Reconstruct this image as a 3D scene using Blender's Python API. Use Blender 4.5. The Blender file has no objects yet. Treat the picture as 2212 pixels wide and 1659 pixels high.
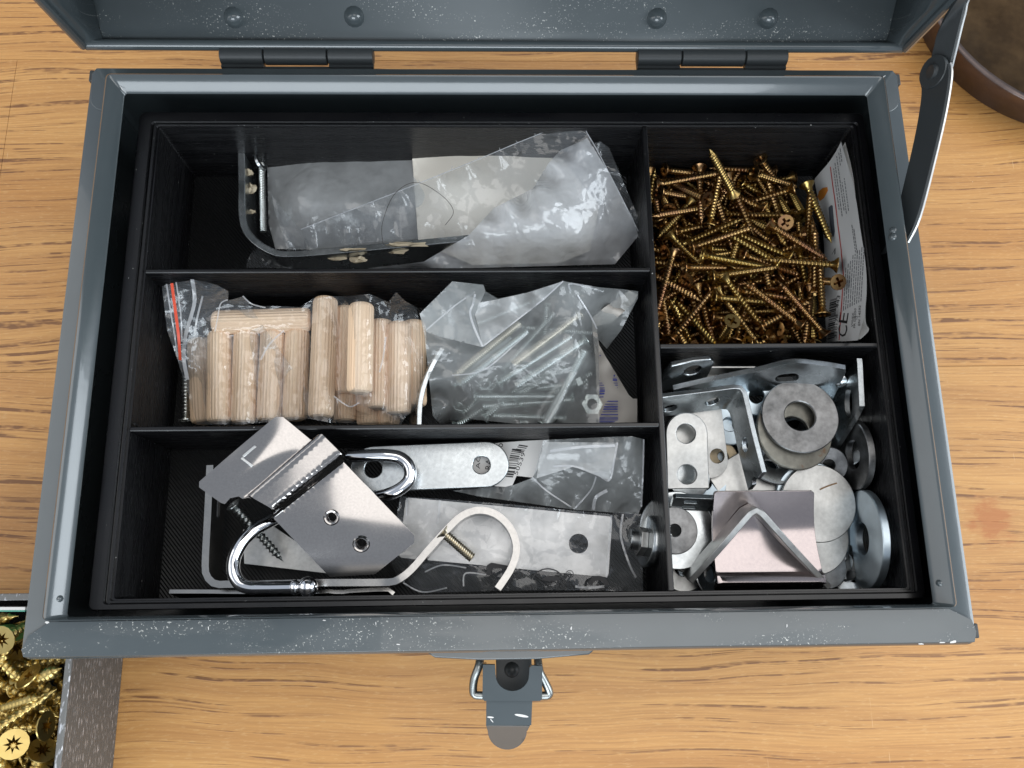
import bpy, bmesh, math, random
import numpy as np
from mathutils import Vector as V, Matrix, Quaternion, noise
from mathutils.geometry import delaunay_2d_cdt
random.seed(11)
scene = bpy.context.scene
R_ = math.radians

# ---------------------------------------------------------------- camera, light, exposure
MM = 0.001
CAM_LOC = V((-4.473, -83.384, 343.926))          # millimetres, table top at z = 0
CAM_ROT = (R_(13.9214), R_(-1.4012), R_(-0.7738))
FPX = 1800.0                                     # focal length in pixels of a 2212 px wide picture
cam_d = bpy.data.cameras.new('camera'); cam = bpy.data.objects.new('camera', cam_d)
scene.collection.objects.link(cam); scene.camera = cam
cam.location = CAM_LOC * MM
cam.rotation_euler = CAM_ROT
cam_d.sensor_width = 36.0; cam_d.lens = FPX / 2212.0 * 36.0
cam_d.clip_start = 0.01; cam_d.clip_end = 50.0

world = bpy.data.worlds.new('World'); scene.world = world; world.use_nodes = True
wn = world.node_tree.nodes; wn['Background'].inputs[0].default_value = (0.80, 0.88, 1.0, 1); wn['Background'].inputs[1].default_value = 0.40

def area(name, loc, target, sx, sy, power, color):
    l = bpy.data.lights.new(name, 'AREA'); l.shape = 'RECTANGLE'; l.size = sx; l.size_y = sy
    l.energy = power; l.color = color
    o = bpy.data.objects.new(name, l); scene.collection.objects.link(o)
    o.location = loc; d = V(target) - V(loc)
    o.rotation_euler = d.to_track_quat('-Z', 'Y').to_euler(); o['kind'] = 'helper'
    return o
area('front_window_light', (-0.25, -1.95, 1.35), (0, 0, 0.08), 1.9, 1.1, 26.0, (0.86, 0.94, 1.0))
area('right_window_light', (2.0, -0.15, 1.15), (0, 0, 0.08), 1.6, 1.1, 25.0, (0.86, 0.94, 1.0))
area('left_fill_light', (-2.1, 0.1, 1.5), (0, 0, 0.06), 2.2, 2.0, 11.0, (1.0, 0.97, 0.93))  # added soft fill from the left, brightens the left-facing paper label
area('ceiling_light', (0.62, 0.35, 2.4), (0.62, 0.35, 0), 1.9, 2.2, 19.0, (1.0, 0.96, 0.91))

scene.view_settings.view_transform = 'Standard'; scene.view_settings.look = 'None'
scene.view_settings.exposure = 0.46; scene.view_settings.gamma = 1.0
scene.view_settings.use_curve_mapping = False
scene.cycles.max_bounces = 10; scene.cycles.transparent_max_bounces = 24
scene.cycles.caustics_reflective = False; scene.cycles.caustics_refractive = False

# ---------------------------------------------------------------- geometry helpers (all in millimetres)
RM = (Matrix.Rotation(CAM_ROT[2], 3, 'Z') @ Matrix.Rotation(CAM_ROT[1], 3, 'Y') @ Matrix.Rotation(CAM_ROT[0], 3, 'X'))
def ray(u, v): return RM @ V(((u - 1106) / FPX, -(v - 829.5) / FPX, -1.0))
def U(u, v, z):
    d = ray(u, v); return CAM_LOC + d * ((z - CAM_LOC.z) / d.z)
def UX(u, v, x):
    d = ray(u, v); return CAM_LOC + d * ((x - CAM_LOC.x) / d.x)
def proj(p):
    q = RM.transposed() @ (V(p) - CAM_LOC); return (1106 + FPX * q.x / -q.z, 829.5 - FPX * q.y / -q.z)
def zoomer(x0, y0, k): return lambda x, y: (x0 + x * k, y0 + y * k)
Z2 = zoomer(384.0, 877.8, .2645); Z3 = zoomer(822.9, 905.2, .2976); Z4 = zoomer(1404.4, 735.1, .3505)
Z5 = zoomer(1371.5, 301.7, .2810); Z6 = zoomer(329.2, 576.0, .2728); Z7 = zoomer(877.8, 576.0, .2604)
Z8 = zoomer(493.7, 246.9, .4216); LZ = zoomer(905.2, 1382.5, .17361); L1 = zoomer(1728, 301.7, .1488); L2 = zoomer(1728, 521.2, .1389)
def at(Z, x, y, z): return U(*Z(x, y), z)

ORG = {}
def link(o): scene.collection.objects.link(o); return o
def tag(o, label=None, cat=None, group=None, kind=None):
    if label: o['label'] = label
    if cat: o['category'] = cat
    if group: o['group'] = group
    if kind: o['kind'] = kind
    return o
def thing(name, loc, label, cat, group=None):
    o = link(bpy.data.objects.new(name, None)); o.location = V(loc) * MM; o.empty_display_size = .005
    ORG[o] = V(loc); return tag(o, label, cat, group)
def finish(me, smooth):
    if smooth is not None:
        me.polygons.foreach_set('use_smooth', [True] * len(me.polygons))
        if smooth < 180: me.set_sharp_from_angle(angle=R_(smooth))
    me.update(); return me
def mk(name, verts, faces, mat, parent=None, loc=None, smooth=35, bevel=0, fix=True):
    o0 = ORG[parent] if parent else (V(loc) if loc is not None else sum((V(v) for v in verts), V()) / len(verts))
    me = bpy.data.meshes.new(name); me.from_pydata([(V(v) - o0) * MM for v in verts], [], faces)
    if fix:
        bm = bmesh.new(); bm.from_mesh(me); bmesh.ops.recalc_face_normals(bm, faces=bm.faces); bm.to_mesh(me); bm.free()
    me.materials.append(mat); finish(me, smooth)
    o = link(bpy.data.objects.new(name, me)); ORG[o] = o0
    if parent: o.parent = parent
    else: o.location = o0 * MM
    if bevel:
        b = o.modifiers.new('bevel', 'BEVEL'); b.width = bevel * MM; b.segments = 2; b.limit_method = 'ANGLE'; b.angle_limit = R_(40)
    return o
class MB:
    def __init__(s): s.v = []; s.f = []
    def add(s, v, f):
        k = len(s.v); s.v += [V(a) for a in v]; s.f += [tuple(i + k for i in a) for a in f]; return s
    def box(s, a, b):
        x0, y0, z0 = a; x1, y1, z1 = b
        return s.add([(x0,y0,z0),(x1,y0,z0),(x1,y1,z0),(x0,y1,z0),(x0,y0,z1),(x1,y0,z1),(x1,y1,z1),(x0,y1,z1)],
                     [(0,3,2,1),(4,5,6,7),(0,1,5,4),(1,2,6,5),(2,3,7,6),(3,0,4,7)])
    def prism(s, pts, dz):
        n = len(pts); p = [V(a) for a in pts]; d = V(dz)
        return s.add(p + [a + d for a in p], [tuple(range(n))[::-1], tuple(range(n, 2*n))] + [(i, (i+1) % n, (i+1) % n + n, i + n) for i in range(n)])
    def revolve(s, prof, M, n=24, cap=True):
        vs = []; fs = []
        for r, z in prof:
            for k in range(n):
                a = 2 * math.pi * k / n; vs.append(M @ V((r * math.cos(a), r * math.sin(a), z)))
        for i in range(len(prof) - 1):
            for k in range(n): fs.append((i*n + k, i*n + (k+1) % n, (i+1)*n + (k+1) % n, (i+1)*n + k))
        if cap: fs += [tuple(range(n))[::-1], tuple(range((len(prof)-1)*n, len(prof)*n))]
        return s.add(vs, fs)
    def tube(s, pts, r, n=12, cap=True):
        pts = [V(p) for p in pts]; m = len(pts); rr = r if isinstance(r, (list, tuple)) else [r] * m
        t = [(pts[min(i+1, m-1)] - pts[max(i-1, 0)]).normalized() for i in range(m)]
        a = V((0, 0, 1)) if abs(t[0].z) < .9 else V((1, 0, 0))
        nx = t[0].cross(a).normalized(); vs = []; fs = []
        for i in range(m):
            nx = (nx - t[i] * nx.dot(t[i])).normalized(); ny = t[i].cross(nx)
            for k in range(n):
                q = 2 * math.pi * k / n; vs.append(pts[i] + (nx * math.cos(q) + ny * math.sin(q)) * rr[i])
        for i in range(m - 1):
            for k in range(n): fs.append((i*n + k, i*n + (k+1) % n, (i+1)*n + (k+1) % n, (i+1)*n + k))
        if cap: fs += [tuple(range(n))[::-1], tuple(range((m-1)*n, m*n))]
        return s.add(vs, fs)
    def build(s, name, mat, parent=None, **k): return mk(name, s.v, s.f, mat, parent, **k)
def catmull(pts, n=8):
    p = [V(a) for a in pts]; out = []
    for i in range(len(p) - 1):
        a, b, c, d = p[max(i-1, 0)], p[i], p[i+1], p[min(i+2, len(p)-1)]
        for k in range(n):
            t = k / n
            out.append(.5 * ((2*b) + (c - a)*t + (2*a - 5*b + 4*c - d)*t*t + (3*b - a - 3*c + d)*t**3))
    return out + [p[-1]]
def frame(o, px, py):
    ex = (V(px) - V(o)).normalized(); ez = ex.cross(V(py) - V(o)).normalized(); ey = ez.cross(ex)
    return Matrix(((ex.x, ey.x, ez.x, o[0]), (ex.y, ey.y, ez.y, o[1]), (ex.z, ey.z, ez.z, o[2]), (0, 0, 0, 1)))
def axis_frame(o, zdir, xh=(1, 0, 0)):
    ez = V(zdir).normalized(); x = V(xh)
    if abs(ez.dot(x.normalized())) > .95: x = V((0, 1, 0))
    ex = (x - ez * x.dot(ez)).normalized(); ey = ez.cross(ex)
    return Matrix(((ex.x, ey.x, ez.x, o[0]), (ex.y, ey.y, ez.y, o[1]), (ex.z, ey.z, ez.z, o[2]), (0, 0, 0, 1)))
def inpoly(x, y, P):
    c = False; j = len(P) - 1
    for i in range(len(P)):
        xi, yi = P[i][0], P[i][1]; xj, yj = P[j][0], P[j][1]
        if (yi > y) != (yj > y) and x < (xj - xi) * (y - yi) / (yj - yi) + xi: c = not c
        j = i
    return c
def npoly(Q, P):
    c = np.zeros(len(Q), bool); x, y = Q[:, 0], Q[:, 1]; j = len(P) - 1
    for i in range(len(P)):
        xi, yi = P[i]; xj, yj = P[j]
        if yi != yj: c ^= ((yi > y) != (yj > y)) & (x < (xj - xi) * (y - yi) / (yj - yi) + xi)
        j = i
    return c
def dens(P, step):
    out = []
    for i in range(len(P)):
        a = V((P[i][0], P[i][1])); b = V((P[(i+1) % len(P)][0], P[(i+1) % len(P)][1])); n = max(1, int((b - a).length / step))
        out += [a.lerp(b, k / n) for k in range(n)]
    return out
def tri2d(outline, holes=(), step=3.0, grid=True):
    O = dens(outline, step); H = [dens(h, step * 2) for h in holes]
    pts = list(O); edges = [(i, (i+1) % len(O)) for i in range(len(O))]
    for h in H:
        k = len(pts); pts += h; edges += [(k + i, k + (i+1) % len(h)) for i in range(len(h))]
    if grid:
        A = np.array([(p.x, p.y) for p in O]); B = np.array([(p.x, p.y) for p in pts]); G = []
        y = A[:, 1].min() + step * .5; row = 0
        while y < A[:, 1].max():
            for x in np.arange(A[:, 0].min() + step * (.5 + .5 * (row % 2)), A[:, 0].max(), step): G.append((x, y))
            y += step * .87; row += 1
        if G:
            G = np.array(G); ok = npoly(G, A)
            for h in H: ok &= ~npoly(G, np.array([(p.x, p.y) for p in h]))
            G = G[ok]
            for k in range(0, len(G), 500):
                g = G[k:k+500]; d = ((g[:, None] - B[None]) ** 2).sum(2).min(1); pts += [V((float(a), float(b))) for a, b in g[d > (step * .45) ** 2]]
    r = delaunay_2d_cdt(pts, edges, [], 0, 1e-5)
    vs, fs = r[0], r[2]; keep = []
    F = [f for f in fs]; Cn = np.array([sum((vs[i] for i in f), V((0, 0))) / len(f) for f in F]); ok = npoly(Cn, np.array([(p.x, p.y) for p in O]))
    for h in H: ok &= ~npoly(Cn, np.array([(p.x, p.y) for p in h]))
    return vs, [tuple(f) for f, k in zip(F, ok) if k]
def sheet(name, outline, holes, fn, t, mat, parent=None, step=3.0, grid=True, smooth=35, bevel=0, loc=None):
    """a plate cut to outline with holes, laid on the surface fn(a, b), t thick"""
    vs, fs = tri2d(outline, holes, step, grid); e = .05; top = []; bot = []
    for p in vs:
        q = fn(p.x, p.y); n = (fn(p.x + e, p.y) - fn(p.x - e, p.y)).cross(fn(p.x, p.y + e) - fn(p.x, p.y - e)).normalized()
        top.append(q + n * t / 2); bot.append(q - n * t / 2)
    n = len(vs); F = list(fs) + [tuple(i + n for i in f[::-1]) for f in fs]; cnt = {}
    for f in fs:
        for i in range(len(f)):
            a, b = f[i], f[(i+1) % len(f)]; cnt[(a, b)] = 1
    for (a, b) in list(cnt):
        if (b, a) not in cnt: F.append((a, a + n, b + n, b))
    return mk(name, top + bot, F, mat, parent, loc=loc, smooth=smooth, bevel=bevel)
def circ(x, y, r, n=24, ry=None): return [(x + r * math.cos(2*math.pi*k/n), y + (ry or r) * math.sin(2*math.pi*k/n)) for k in range(n)]
def slot(x, y, L, r, n=8):
    return [(x + L/2 + r*math.cos(a), y + r*math.sin(a)) for a in [math.pi*(k/n - .5) for k in range(n+1)]] + \
           [(x - L/2 + r*math.cos(a), y + r*math.sin(a)) for a in [math.pi*(k/n + .5) for k in range(n+1)]]
def rrect(x0, y0, x1, y1, r, n=5):
    o = []
    for cx, cy, a0 in ((x1-r, y1-r, 0), (x0+r, y1-r, 90), (x0+r, y0+r, 180), (x1-r, y0+r, 270)):
        o += [(cx + r*math.cos(R_(a0 + 90*k/n)), cy + r*math.sin(R_(a0 + 90*k/n))) for k in range(n+1)]
    return o
def flat(M): return lambda a, b: M @ V((a, b, 0))
def bent(prof, M, n=6, rad=2.0):
    """strip surface: a runs along the bent profile (points in the x-z plane of M), b across it"""
    p = [V((a[0], 0, a[1])) for a in prof]; path = [p[0]]
    for i in range(1, len(p) - 1):
        d0 = (p[i-1] - p[i]); d1 = (p[i+1] - p[i]); r = min(rad, d0.length*.45, d1.length*.45)
        a = p[i] + d0.normalized()*r; b = p[i] + d1.normalized()*r
        path += [(a.lerp(p[i], k/n)).lerp(p[i].lerp(b, k/n), k/n) for k in range(n+1)]
    path.append(p[-1]); S = [0]
    for i in range(1, len(path)): S.append(S[-1] + (path[i] - path[i-1]).length)
    def fn(a, b):
        i = 0
        while i < len(S) - 2 and S[i+1] < a: i += 1
        d = S[i+1] - S[i]; q = path[i] + (path[i+1] - path[i]) * ((a - S[i]) / d if d else 0)
        return M @ V((q.x, b, q.z))
    return fn, S[-1]
def ribbon(name, path, updir, w, t, mat, parent=None, n=8, bevel=.25, holes=(), step=2.5, loc=None):
    """flat strip standing on edge: path = its upper edge (points), strip hangs w down along -updir"""
    P = catmull(path, n) if n else [V(p) for p in path]; S = [0]; up = V(updir).normalized()
    for i in range(1, len(P)): S.append(S[-1] + (P[i] - P[i-1]).length)
    def fn(a, b):
        i = 0
        while i < len(S) - 2 and S[i+1] < a: i += 1
        return P[i] + (P[i+1] - P[i]) * ((a - S[i]) / (S[i+1] - S[i])) - up * b
    return sheet(name, [(0, 0), (S[-1], 0), (S[-1], w), (0, w)], holes, fn, t, mat, parent, step=step, smooth=40, bevel=bevel, loc=loc), S[-1]

# ---------------------------------------------------------------- materials
def mat(name, base=(.5,.5,.5), rough=.5, metal=0.0, coat=0.0, spec=.5):
    m = bpy.data.materials.new(name); m.use_nodes = True; nt = m.node_tree; b = nt.nodes['Principled BSDF']
    b.inputs['Base Color'].default_value = (*base, 1); b.inputs['Roughness'].default_value = rough
    b.inputs['Metallic'].default_value = metal; b.inputs['Coat Weight'].default_value = coat
    b.inputs['Specular IOR Level'].default_value = spec
    return m, nt, b
def nd(nt, typ, **k):
    n = nt.nodes.new(typ)
    for a, v in k.items():
        if a.startswith('i_'): n.inputs[a[2:].replace('_', ' ')].default_value = v
        else: setattr(n, a, v)
    return n
def tex(nt, scale, detail=4, vec=None, typ='ShaderNodeTexNoise', rough=.6):
    tc = nt.nodes.new('ShaderNodeTexCoord'); mp = nt.nodes.new('ShaderNodeMapping')
    mp.inputs['Scale'].default_value = scale if isinstance(scale, tuple) else (scale,) * 3
    nt.links.new(vec or tc.outputs['Object'], mp.inputs['Vector'])
    n = nt.nodes.new(typ); nt.links.new(mp.outputs[0], n.inputs['Vector'])
    n.inputs['Scale'].default_value = 1.0
    if typ == 'ShaderNodeTexNoise': n.inputs['Detail'].default_value = detail; n.inputs['Roughness'].default_value = rough
    return n
def ramp(nt, src, stops, interp='LINEAR'):
    r = nt.nodes.new('ShaderNodeValToRGB'); nt.links.new(src, r.inputs[0]); e = r.color_ramp; e.interpolation = interp
    while len(e.elements) < len(stops): e.elements.new(.5)
    for el, (p, c) in zip(e.elements, stops):
        el.position = p; el.color = (*c, 1) if isinstance(c, tuple) else (c, c, c, 1)
    return r.outputs[0]
def mix(nt, fac, a, b, mode='MIX'):
    m = nt.nodes.new('ShaderNodeMix'); m.data_type = 'RGBA'; m.blend_type = mode
    for inp, v in ((m.inputs[0], fac), (m.inputs[6], a), (m.inputs[7], b)):
        if hasattr(v, 'is_output'): nt.links.new(v, inp)
        elif isinstance(v, tuple): inp.default_value = (*v, 1)
        else: inp.default_value = v
    return m.outputs[2]
def bump(nt, b, h, strength=.3, dist=.0003):
    n = nt.nodes.new('ShaderNodeBump'); n.inputs['Strength'].default_value = strength; n.inputs['Distance'].default_value = dist
    nt.links.new(h, n.inputs['Height']); nt.links.new(n.outputs[0], b.inputs['Normal'])
def speck(nt, scale, lo, hi): return ramp(nt, tex(nt, scale, 2).outputs[0], [(lo, 0.0), (hi, 1.0)])

def metal(name, base, rough, var=.12, scale=500, dark=None, bmp=.05, stain=None):
    m, nt, b = mat(name, base, rough, 1.0)
    n1 = tex(nt, scale, 5).outputs[0]; n2 = tex(nt, 60, 3).outputs[0]
    d = dark or tuple(c * .55 for c in base)
    c = mix(nt, ramp(nt, n1, [(.35, 0.0), (.7, 1.0)]), d, base)
    c = mix(nt, var, base, c) if var < 1 else c
    if stain:
        c = mix(nt, ramp(nt, tex(nt, 140, 4).outputs[0], [(stain[1], 0.0), (stain[1] + .12, 1.0)]), c, stain[0])
    nt.links.new(c, b.inputs['Base Color'])
    rr = nt.nodes.new('ShaderNodeMapRange'); nt.links.new(n2, rr.inputs[0])
    rr.inputs[1].default_value = .3; rr.inputs[2].default_value = .7; rr.inputs[3].default_value = rough * .75; rr.inputs[4].default_value = min(1, rough * 1.35)
    nt.links.new(rr.outputs[0], b.inputs['Roughness'])
    if bmp: bump(nt, b, n1, bmp, .0002)
    return m
M = {}
# painted sheet steel with dust
def paint(name, dust):
    m, nt, b = mat(name, (.062, .077, .083), .16, 0.0, coat=.4, spec=.7)
    base = mix(nt, ramp(nt, tex(nt, 25, 4).outputs[0], [(.35, 0.0), (.7, 1.0)]), (.060, .074, .079), (.074, .089, .095))
    if dust:
        fine = speck(nt, 1700, .64, .69); patch = ramp(nt, tex(nt, (28, 90, 90), 3).outputs[0], [(.46, 0.0), (.60, 1.0)])
        f = mix(nt, 1.0, fine, patch, 'MULTIPLY'); big = speck(nt, 420, .775, .79)
        base = mix(nt, mix(nt, 1.0, f, big, 'ADD'), base, (.62, .62, .58))
        r = mix(nt, patch, (.17,)*3, (.38,)*3); nt.links.new(r, b.inputs['Roughness'])
    nt.links.new(base, b.inputs['Base Color']); bump(nt, b, tex(nt, 160, 2).outputs[0], .06, .0003)
    return m
M['paint'] = paint('grey_paint', False); M['paint_lid'] = paint('dusty_lid_paint', True)
b_ = M['paint_lid'].node_tree.nodes['Principled BSDF']; b_.inputs['Coat Weight'].default_value = 0
for l_ in list(b_.inputs['Roughness'].links): M['paint_lid'].node_tree.links.remove(l_)
b_.inputs['Roughness'].default_value = .46
M['paint_dust'] = paint('dusty_grey_paint', True)
M['paint_dark'] = mat('dark_hinge_paint', (.04, .045, .047), .42)[0]
M['chip'] = metal('worn_bare_edge', (.72, .73, .72), .35)
# layered printed plastic
def plastic(name, base, rough, band, sparkle=0.0):
    m, nt, b = mat(name, base, rough, 0.0, spec=.5)
    wv = nt.nodes.new('ShaderNodeTexWave'); wv.bands_direction = 'Z'; wv.inputs['Scale'].default_value = 640; wv.inputs['Distortion'].default_value = 1.2; wv.inputs['Detail Scale'].default_value = .05
    tcw = nt.nodes.new('ShaderNodeTexCoord'); nt.links.new(tcw.outputs['Object'], wv.inputs[0]); lay = wv.outputs['Fac']
    nt.links.new(ramp(nt, tex(nt, (30, 30, 900), 3).outputs[0], [(.3, rough * .7), (.7, min(1, rough * 1.4))]), b.inputs['Roughness'])
    bump(nt, b, lay, band, .00011)
    c = mix(nt, speck(nt, 900, .745, .77), base, (.45, .45, .43)); nt.links.new(c, b.inputs['Base Color'])
    return m
M['black'] = plastic('black_printed_plastic', (.0034, .0034, .0042), .27, 1.0)
def floor_mat():
    m, nt, b = mat('black_printed_floor', (.0045, .0045, .005), .4)
    tc = nt.nodes.new('ShaderNodeTexCoord'); mp = nt.nodes.new('ShaderNodeMapping'); mp.inputs['Rotation'].default_value = (0, 0, R_(-40)); nt.links.new(tc.outputs['Object'], mp.inputs[0])
    w = nt.nodes.new('ShaderNodeTexWave'); w.inputs['Scale'].default_value = 300; w.inputs['Distortion'].default_value = .3; nt.links.new(mp.outputs[0], w.inputs[0])
    bump(nt, b, w.outputs[0], .8, .0004); return m
M['black_floor'] = floor_mat()
def grey_print():
    m, nt, b = mat('silver_grey_print', (.19, .19, .185), .4, .35)
    lay = tex(nt, (60, 60, 2600), 3).outputs[0]; sp = ramp(nt, tex(nt, (900, 260, 1500), 2).outputs[0], [(.58, 0.0), (.68, 1.0)])
    nt.links.new(mix(nt, sp, (.165, .165, .16), (.62, .63, .66)), b.inputs['Base Color'])
    nt.links.new(ramp(nt, sp, [(0, .5), (1, .18)]), b.inputs['Roughness'])
    bump(nt, b, lay, .8, .0005); return m
M['grey_print'] = grey_print()
M['zinc'] = metal('bright_zinc', (.56, .59, .60), .25, .45, 700)
M['zinc_dull'] = metal('dull_zinc', (.52, .52, .505), .38, .5, 500)
M['zinc_blue'] = metal('blue_zinc', (.56, .65, .71), .34, .4, 160)
M['steel_grey'] = metal('grey_washer_steel', (.27, .27, .27), .38, .8, 260, dark=(.09, .09, .09), bmp=.15)
M['steel_rust'] = metal('rust_spotted_steel', (.27, .26, .225), .5, .7, 330, bmp=.15, stain=((.20, .085, .03), .60))
M['rusty'] = metal('rusty_beige_washer', (.55, .45, .31), .55, .6, 300, stain=((.10, .035, .02), .53), bmp=.2)
M['plate_dark'] = metal('speckled_dark_steel', (.42, .40, .385), .12, .22, 1500, dark=(.22, .21, .21), bmp=0)
M['plate_pink'] = metal('pinkish_zinc', (.40, .35, .345), .18, .25, 900, dark=(.27, .24, .25), bmp=.02)
M['chrome'] = metal('chrome', (.80, .81, .84), .06, .05, bmp=0)
M['nickel'] = metal('nickel', (.42, .41, .395), .2, .25, 600)
M['alu'] = metal('brushed_aluminium', (.66, .65, .635), .42, .35, 300)
M['dark_steel'] = metal('dark_screw_steel', (.36, .38, .37), .3, .4)
M['silver_screw'] = metal('silver_screw_steel', (.62, .63, .60), .25, .3)
M['bolt'] = metal('green_tinged_bolt_zinc', (.62, .68, .66), .3, .3)
M['bolt_warm'] = metal('warm_bolt_nickel', (.62, .56, .44), .3, .3)
def yellow(name, a, c, d, rough):
    m, nt, b = mat(name, a, rough, 1.0)
    n = tex(nt, 170, 3).outputs[0]; oi = nt.nodes.new('ShaderNodeObjectInfo')
    col = mix(nt, ramp(nt, n, [(.38, 0.0), (.62, 1.0)]), a, c)
    col = mix(nt, ramp(nt, oi.outputs['Random'], [(0, 0.0), (.55, .15), (1, .85)]), col, d)
    nt.links.new(col, b.inputs['Base Color']); bump(nt, b, tex(nt, 900, 2).outputs[0], .08, .0001); return m
M['yellow'] = yellow('yellow_zinc', (.34, .215, .088), (.29, .155, .086), (.38, .28, .092), .25)
M['yellow_big'] = yellow('brass_yellow_zinc', (.52, .385, .14), (.58, .44, .17), (.48, .36, .13), .30)
M['rust_iron'] = metal('rusty_brown_iron', (.105, .066, .034), .62, .8, 90, dark=(.045, .028, .016), bmp=.2)
M['rust_rim'] = metal('worn_dark_rim', (.16, .125, .115), .5, .5, 90)
M['paper'] = mat('white_paper', (.72, .71, .69), .75)[0]
M['paper_beige'] = mat('beige_card', (.80, .75, .66), .7)[0]
M['paper_grey'] = mat('grey_card', (.50, .47, .43), .8)[0]
M['ink'] = mat('black_ink', (.02, .02, .022), .6)[0]; M['ink_grey'] = mat('grey_ink', (.16, .16, .17), .6)[0]
M['ink_red'] = mat('red_ink', (.55, .07, .06), .6)[0]; M['ink_blue'] = mat('blue_ink', (.045, .06, .30), .6)[0]
M['ink_orange'] = mat('orange_ink', (.72, .25, .03), .6)[0]; M['ink_slate'] = mat('slate_ink', (.09, .10, .12), .6)[0]
M['teal'] = mat('teal_edge', (.10, .36, .27), .4)[0]; M['hair'] = mat('hair', (.03, .022, .015), .5)[0]
M['red_zip'] = mat('red_zip_line', (.62, .07, .03), .35)[0]
M['glue'] = mat('dried_glue', (.52, .44, .31), .5)[0]
def dowel_mat():
    m, nt, b = mat('beech_dowel', (.66, .44, .27), .6)
    g = tex(nt, (420, 420, 22), 4).outputs[0]; oi = nt.nodes.new('ShaderNodeObjectInfo')
    c = mix(nt, ramp(nt, g, [(.3, 0.0), (.7, 1.0)]), (.80, .56, .375), (.92, .72, .525))
    c = mix(nt, ramp(nt, oi.outputs['Random'], [(0, 0.0), (1, .4)]), c, (.78, .54, .30))
    nt.links.new(c, b.inputs['Base Color']); bump(nt, b, g, .3, .0003); return m
M['dowel'] = dowel_mat()
def film(name, haze, tint=(.95, .96, .97), hazecol=(.72, .76, .80), rough=.07, wr=.5, scale=70):
    m = bpy.data.materials.new(name); m.use_nodes = True; nt = m.node_tree; nt.nodes.clear()
    out = nt.nodes.new('ShaderNodeOutputMaterial'); tr = nt.nodes.new('ShaderNodeBsdfTransparent'); tr.inputs[0].default_value = (*tint, 1)
    di = nt.nodes.new('ShaderNodeBsdfDiffuse'); di.inputs[0].default_value = (*hazecol, 1)
    tl = nt.nodes.new('ShaderNodeBsdfTranslucent'); tl.inputs[0].default_value = (*hazecol, 1)
    gl = nt.nodes.new('ShaderNodeBsdfGlossy'); gl.inputs['Roughness'].default_value = rough
    lw = nt.nodes.new('ShaderNodeLayerWeight'); lw.inputs[0].default_value = .5
    pw = nt.nodes.new('ShaderNodeMath'); pw.operation = 'POWER'; pw.inputs[1].default_value = 4.0; nt.links.new(lw.outputs['Facing'], pw.inputs[0])
    fr = nt.nodes.new('ShaderNodeMath'); fr.operation = 'MULTIPLY_ADD'; fr.inputs[1].default_value = .8; fr.inputs[2].default_value = .055; nt.links.new(pw.outputs[0], fr.inputs[0])
    bp = nt.nodes.new('ShaderNodeBump'); bp.inputs['Strength'].default_value = wr; bp.inputs['Distance'].default_value = .0030
    nz = tex(nt, scale, 3, rough=.5)
    dv = nt.nodes.new('ShaderNodeVectorMath'); dv.operation = 'MULTIPLY_ADD'; nt.links.new(tex(nt, 45, 2).outputs['Color'], dv.inputs[0]); dv.inputs[1].default_value = (.012,) * 3
    tcf = nt.nodes.new('ShaderNodeTexCoord'); nt.links.new(tcf.outputs['Object'], dv.inputs[2])
    vo = nt.nodes.new('ShaderNodeTexVoronoi'); vo.feature = 'DISTANCE_TO_EDGE'; vo.inputs['Scale'].default_value = 62; nt.links.new(dv.outputs[0], vo.inputs['Vector'])
    v2 = nt.nodes.new('ShaderNodeTexVoronoi'); v2.feature = 'DISTANCE_TO_EDGE'; v2.inputs['Scale'].default_value = 190; nt.links.new(dv.outputs[0], v2.inputs['Vector'])
    h1 = nt.nodes.new('ShaderNodeMath'); h1.operation = 'MULTIPLY_ADD'; nt.links.new(v2.outputs['Distance'], h1.inputs[0]); h1.inputs[1].default_value = .35; nt.links.new(vo.outputs['Distance'], h1.inputs[2])
    h2 = nt.nodes.new('ShaderNodeMath'); h2.operation = 'ADD'; nt.links.new(h1.outputs[0], h2.inputs[0]); nt.links.new(nz.outputs[0], h2.inputs[1]); nt.links.new(h2.outputs[0], bp.inputs['Height'])
    for q in (gl, lw, di): nt.links.new(bp.outputs[0], q.inputs['Normal'])
    m1 = nt.nodes.new('ShaderNodeMixShader'); m1.inputs[0].default_value = .5; nt.links.new(di.outputs[0], m1.inputs[1]); nt.links.new(tl.outputs[0], m1.inputs[2])
    m2 = nt.nodes.new('ShaderNodeMixShader'); nt.links.new(tr.outputs[0], m2.inputs[1]); nt.links.new(m1.outputs[0], m2.inputs[2])
    hz = ramp(nt, tex(nt, 60, 4).outputs[0], [(.3, haze * .75), (.75, min(1, haze * 1.3))]); nt.links.new(hz, m2.inputs[0])
    m3 = nt.nodes.new('ShaderNodeMixShader'); nt.links.new(m2.outputs[0], m3.inputs[1]); nt.links.new(gl.outputs[0], m3.inputs[2])
    mul = nt.nodes.new('ShaderNodeMath'); mul.operation = 'MULTIPLY'; mul.inputs[1].default_value = 1.1; mul.use_clamp = True
    nt.links.new(fr.outputs[0], mul.inputs[0]); nt.links.new(mul.outputs[0], m3.inputs[0]); nt.links.new(m3.outputs[0], out.inputs[0])
    return m
M['film'] = film('clear_film', .14, wr=.3); M['film_milky'] = film('milky_film', .58, rough=.16, hazecol=(.93, .95, .95), wr=.2)
M['film_zip'] = film('zip_bag_film', .07); M['film_grey'] = film('grey_film', .40, wr=.38, hazecol=(.80, .84, .84), rough=.16)
M['film_gloss'] = film('glossy_film', .56, hazecol=(.93, .95, .98), rough=.09, wr=.45)
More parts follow.
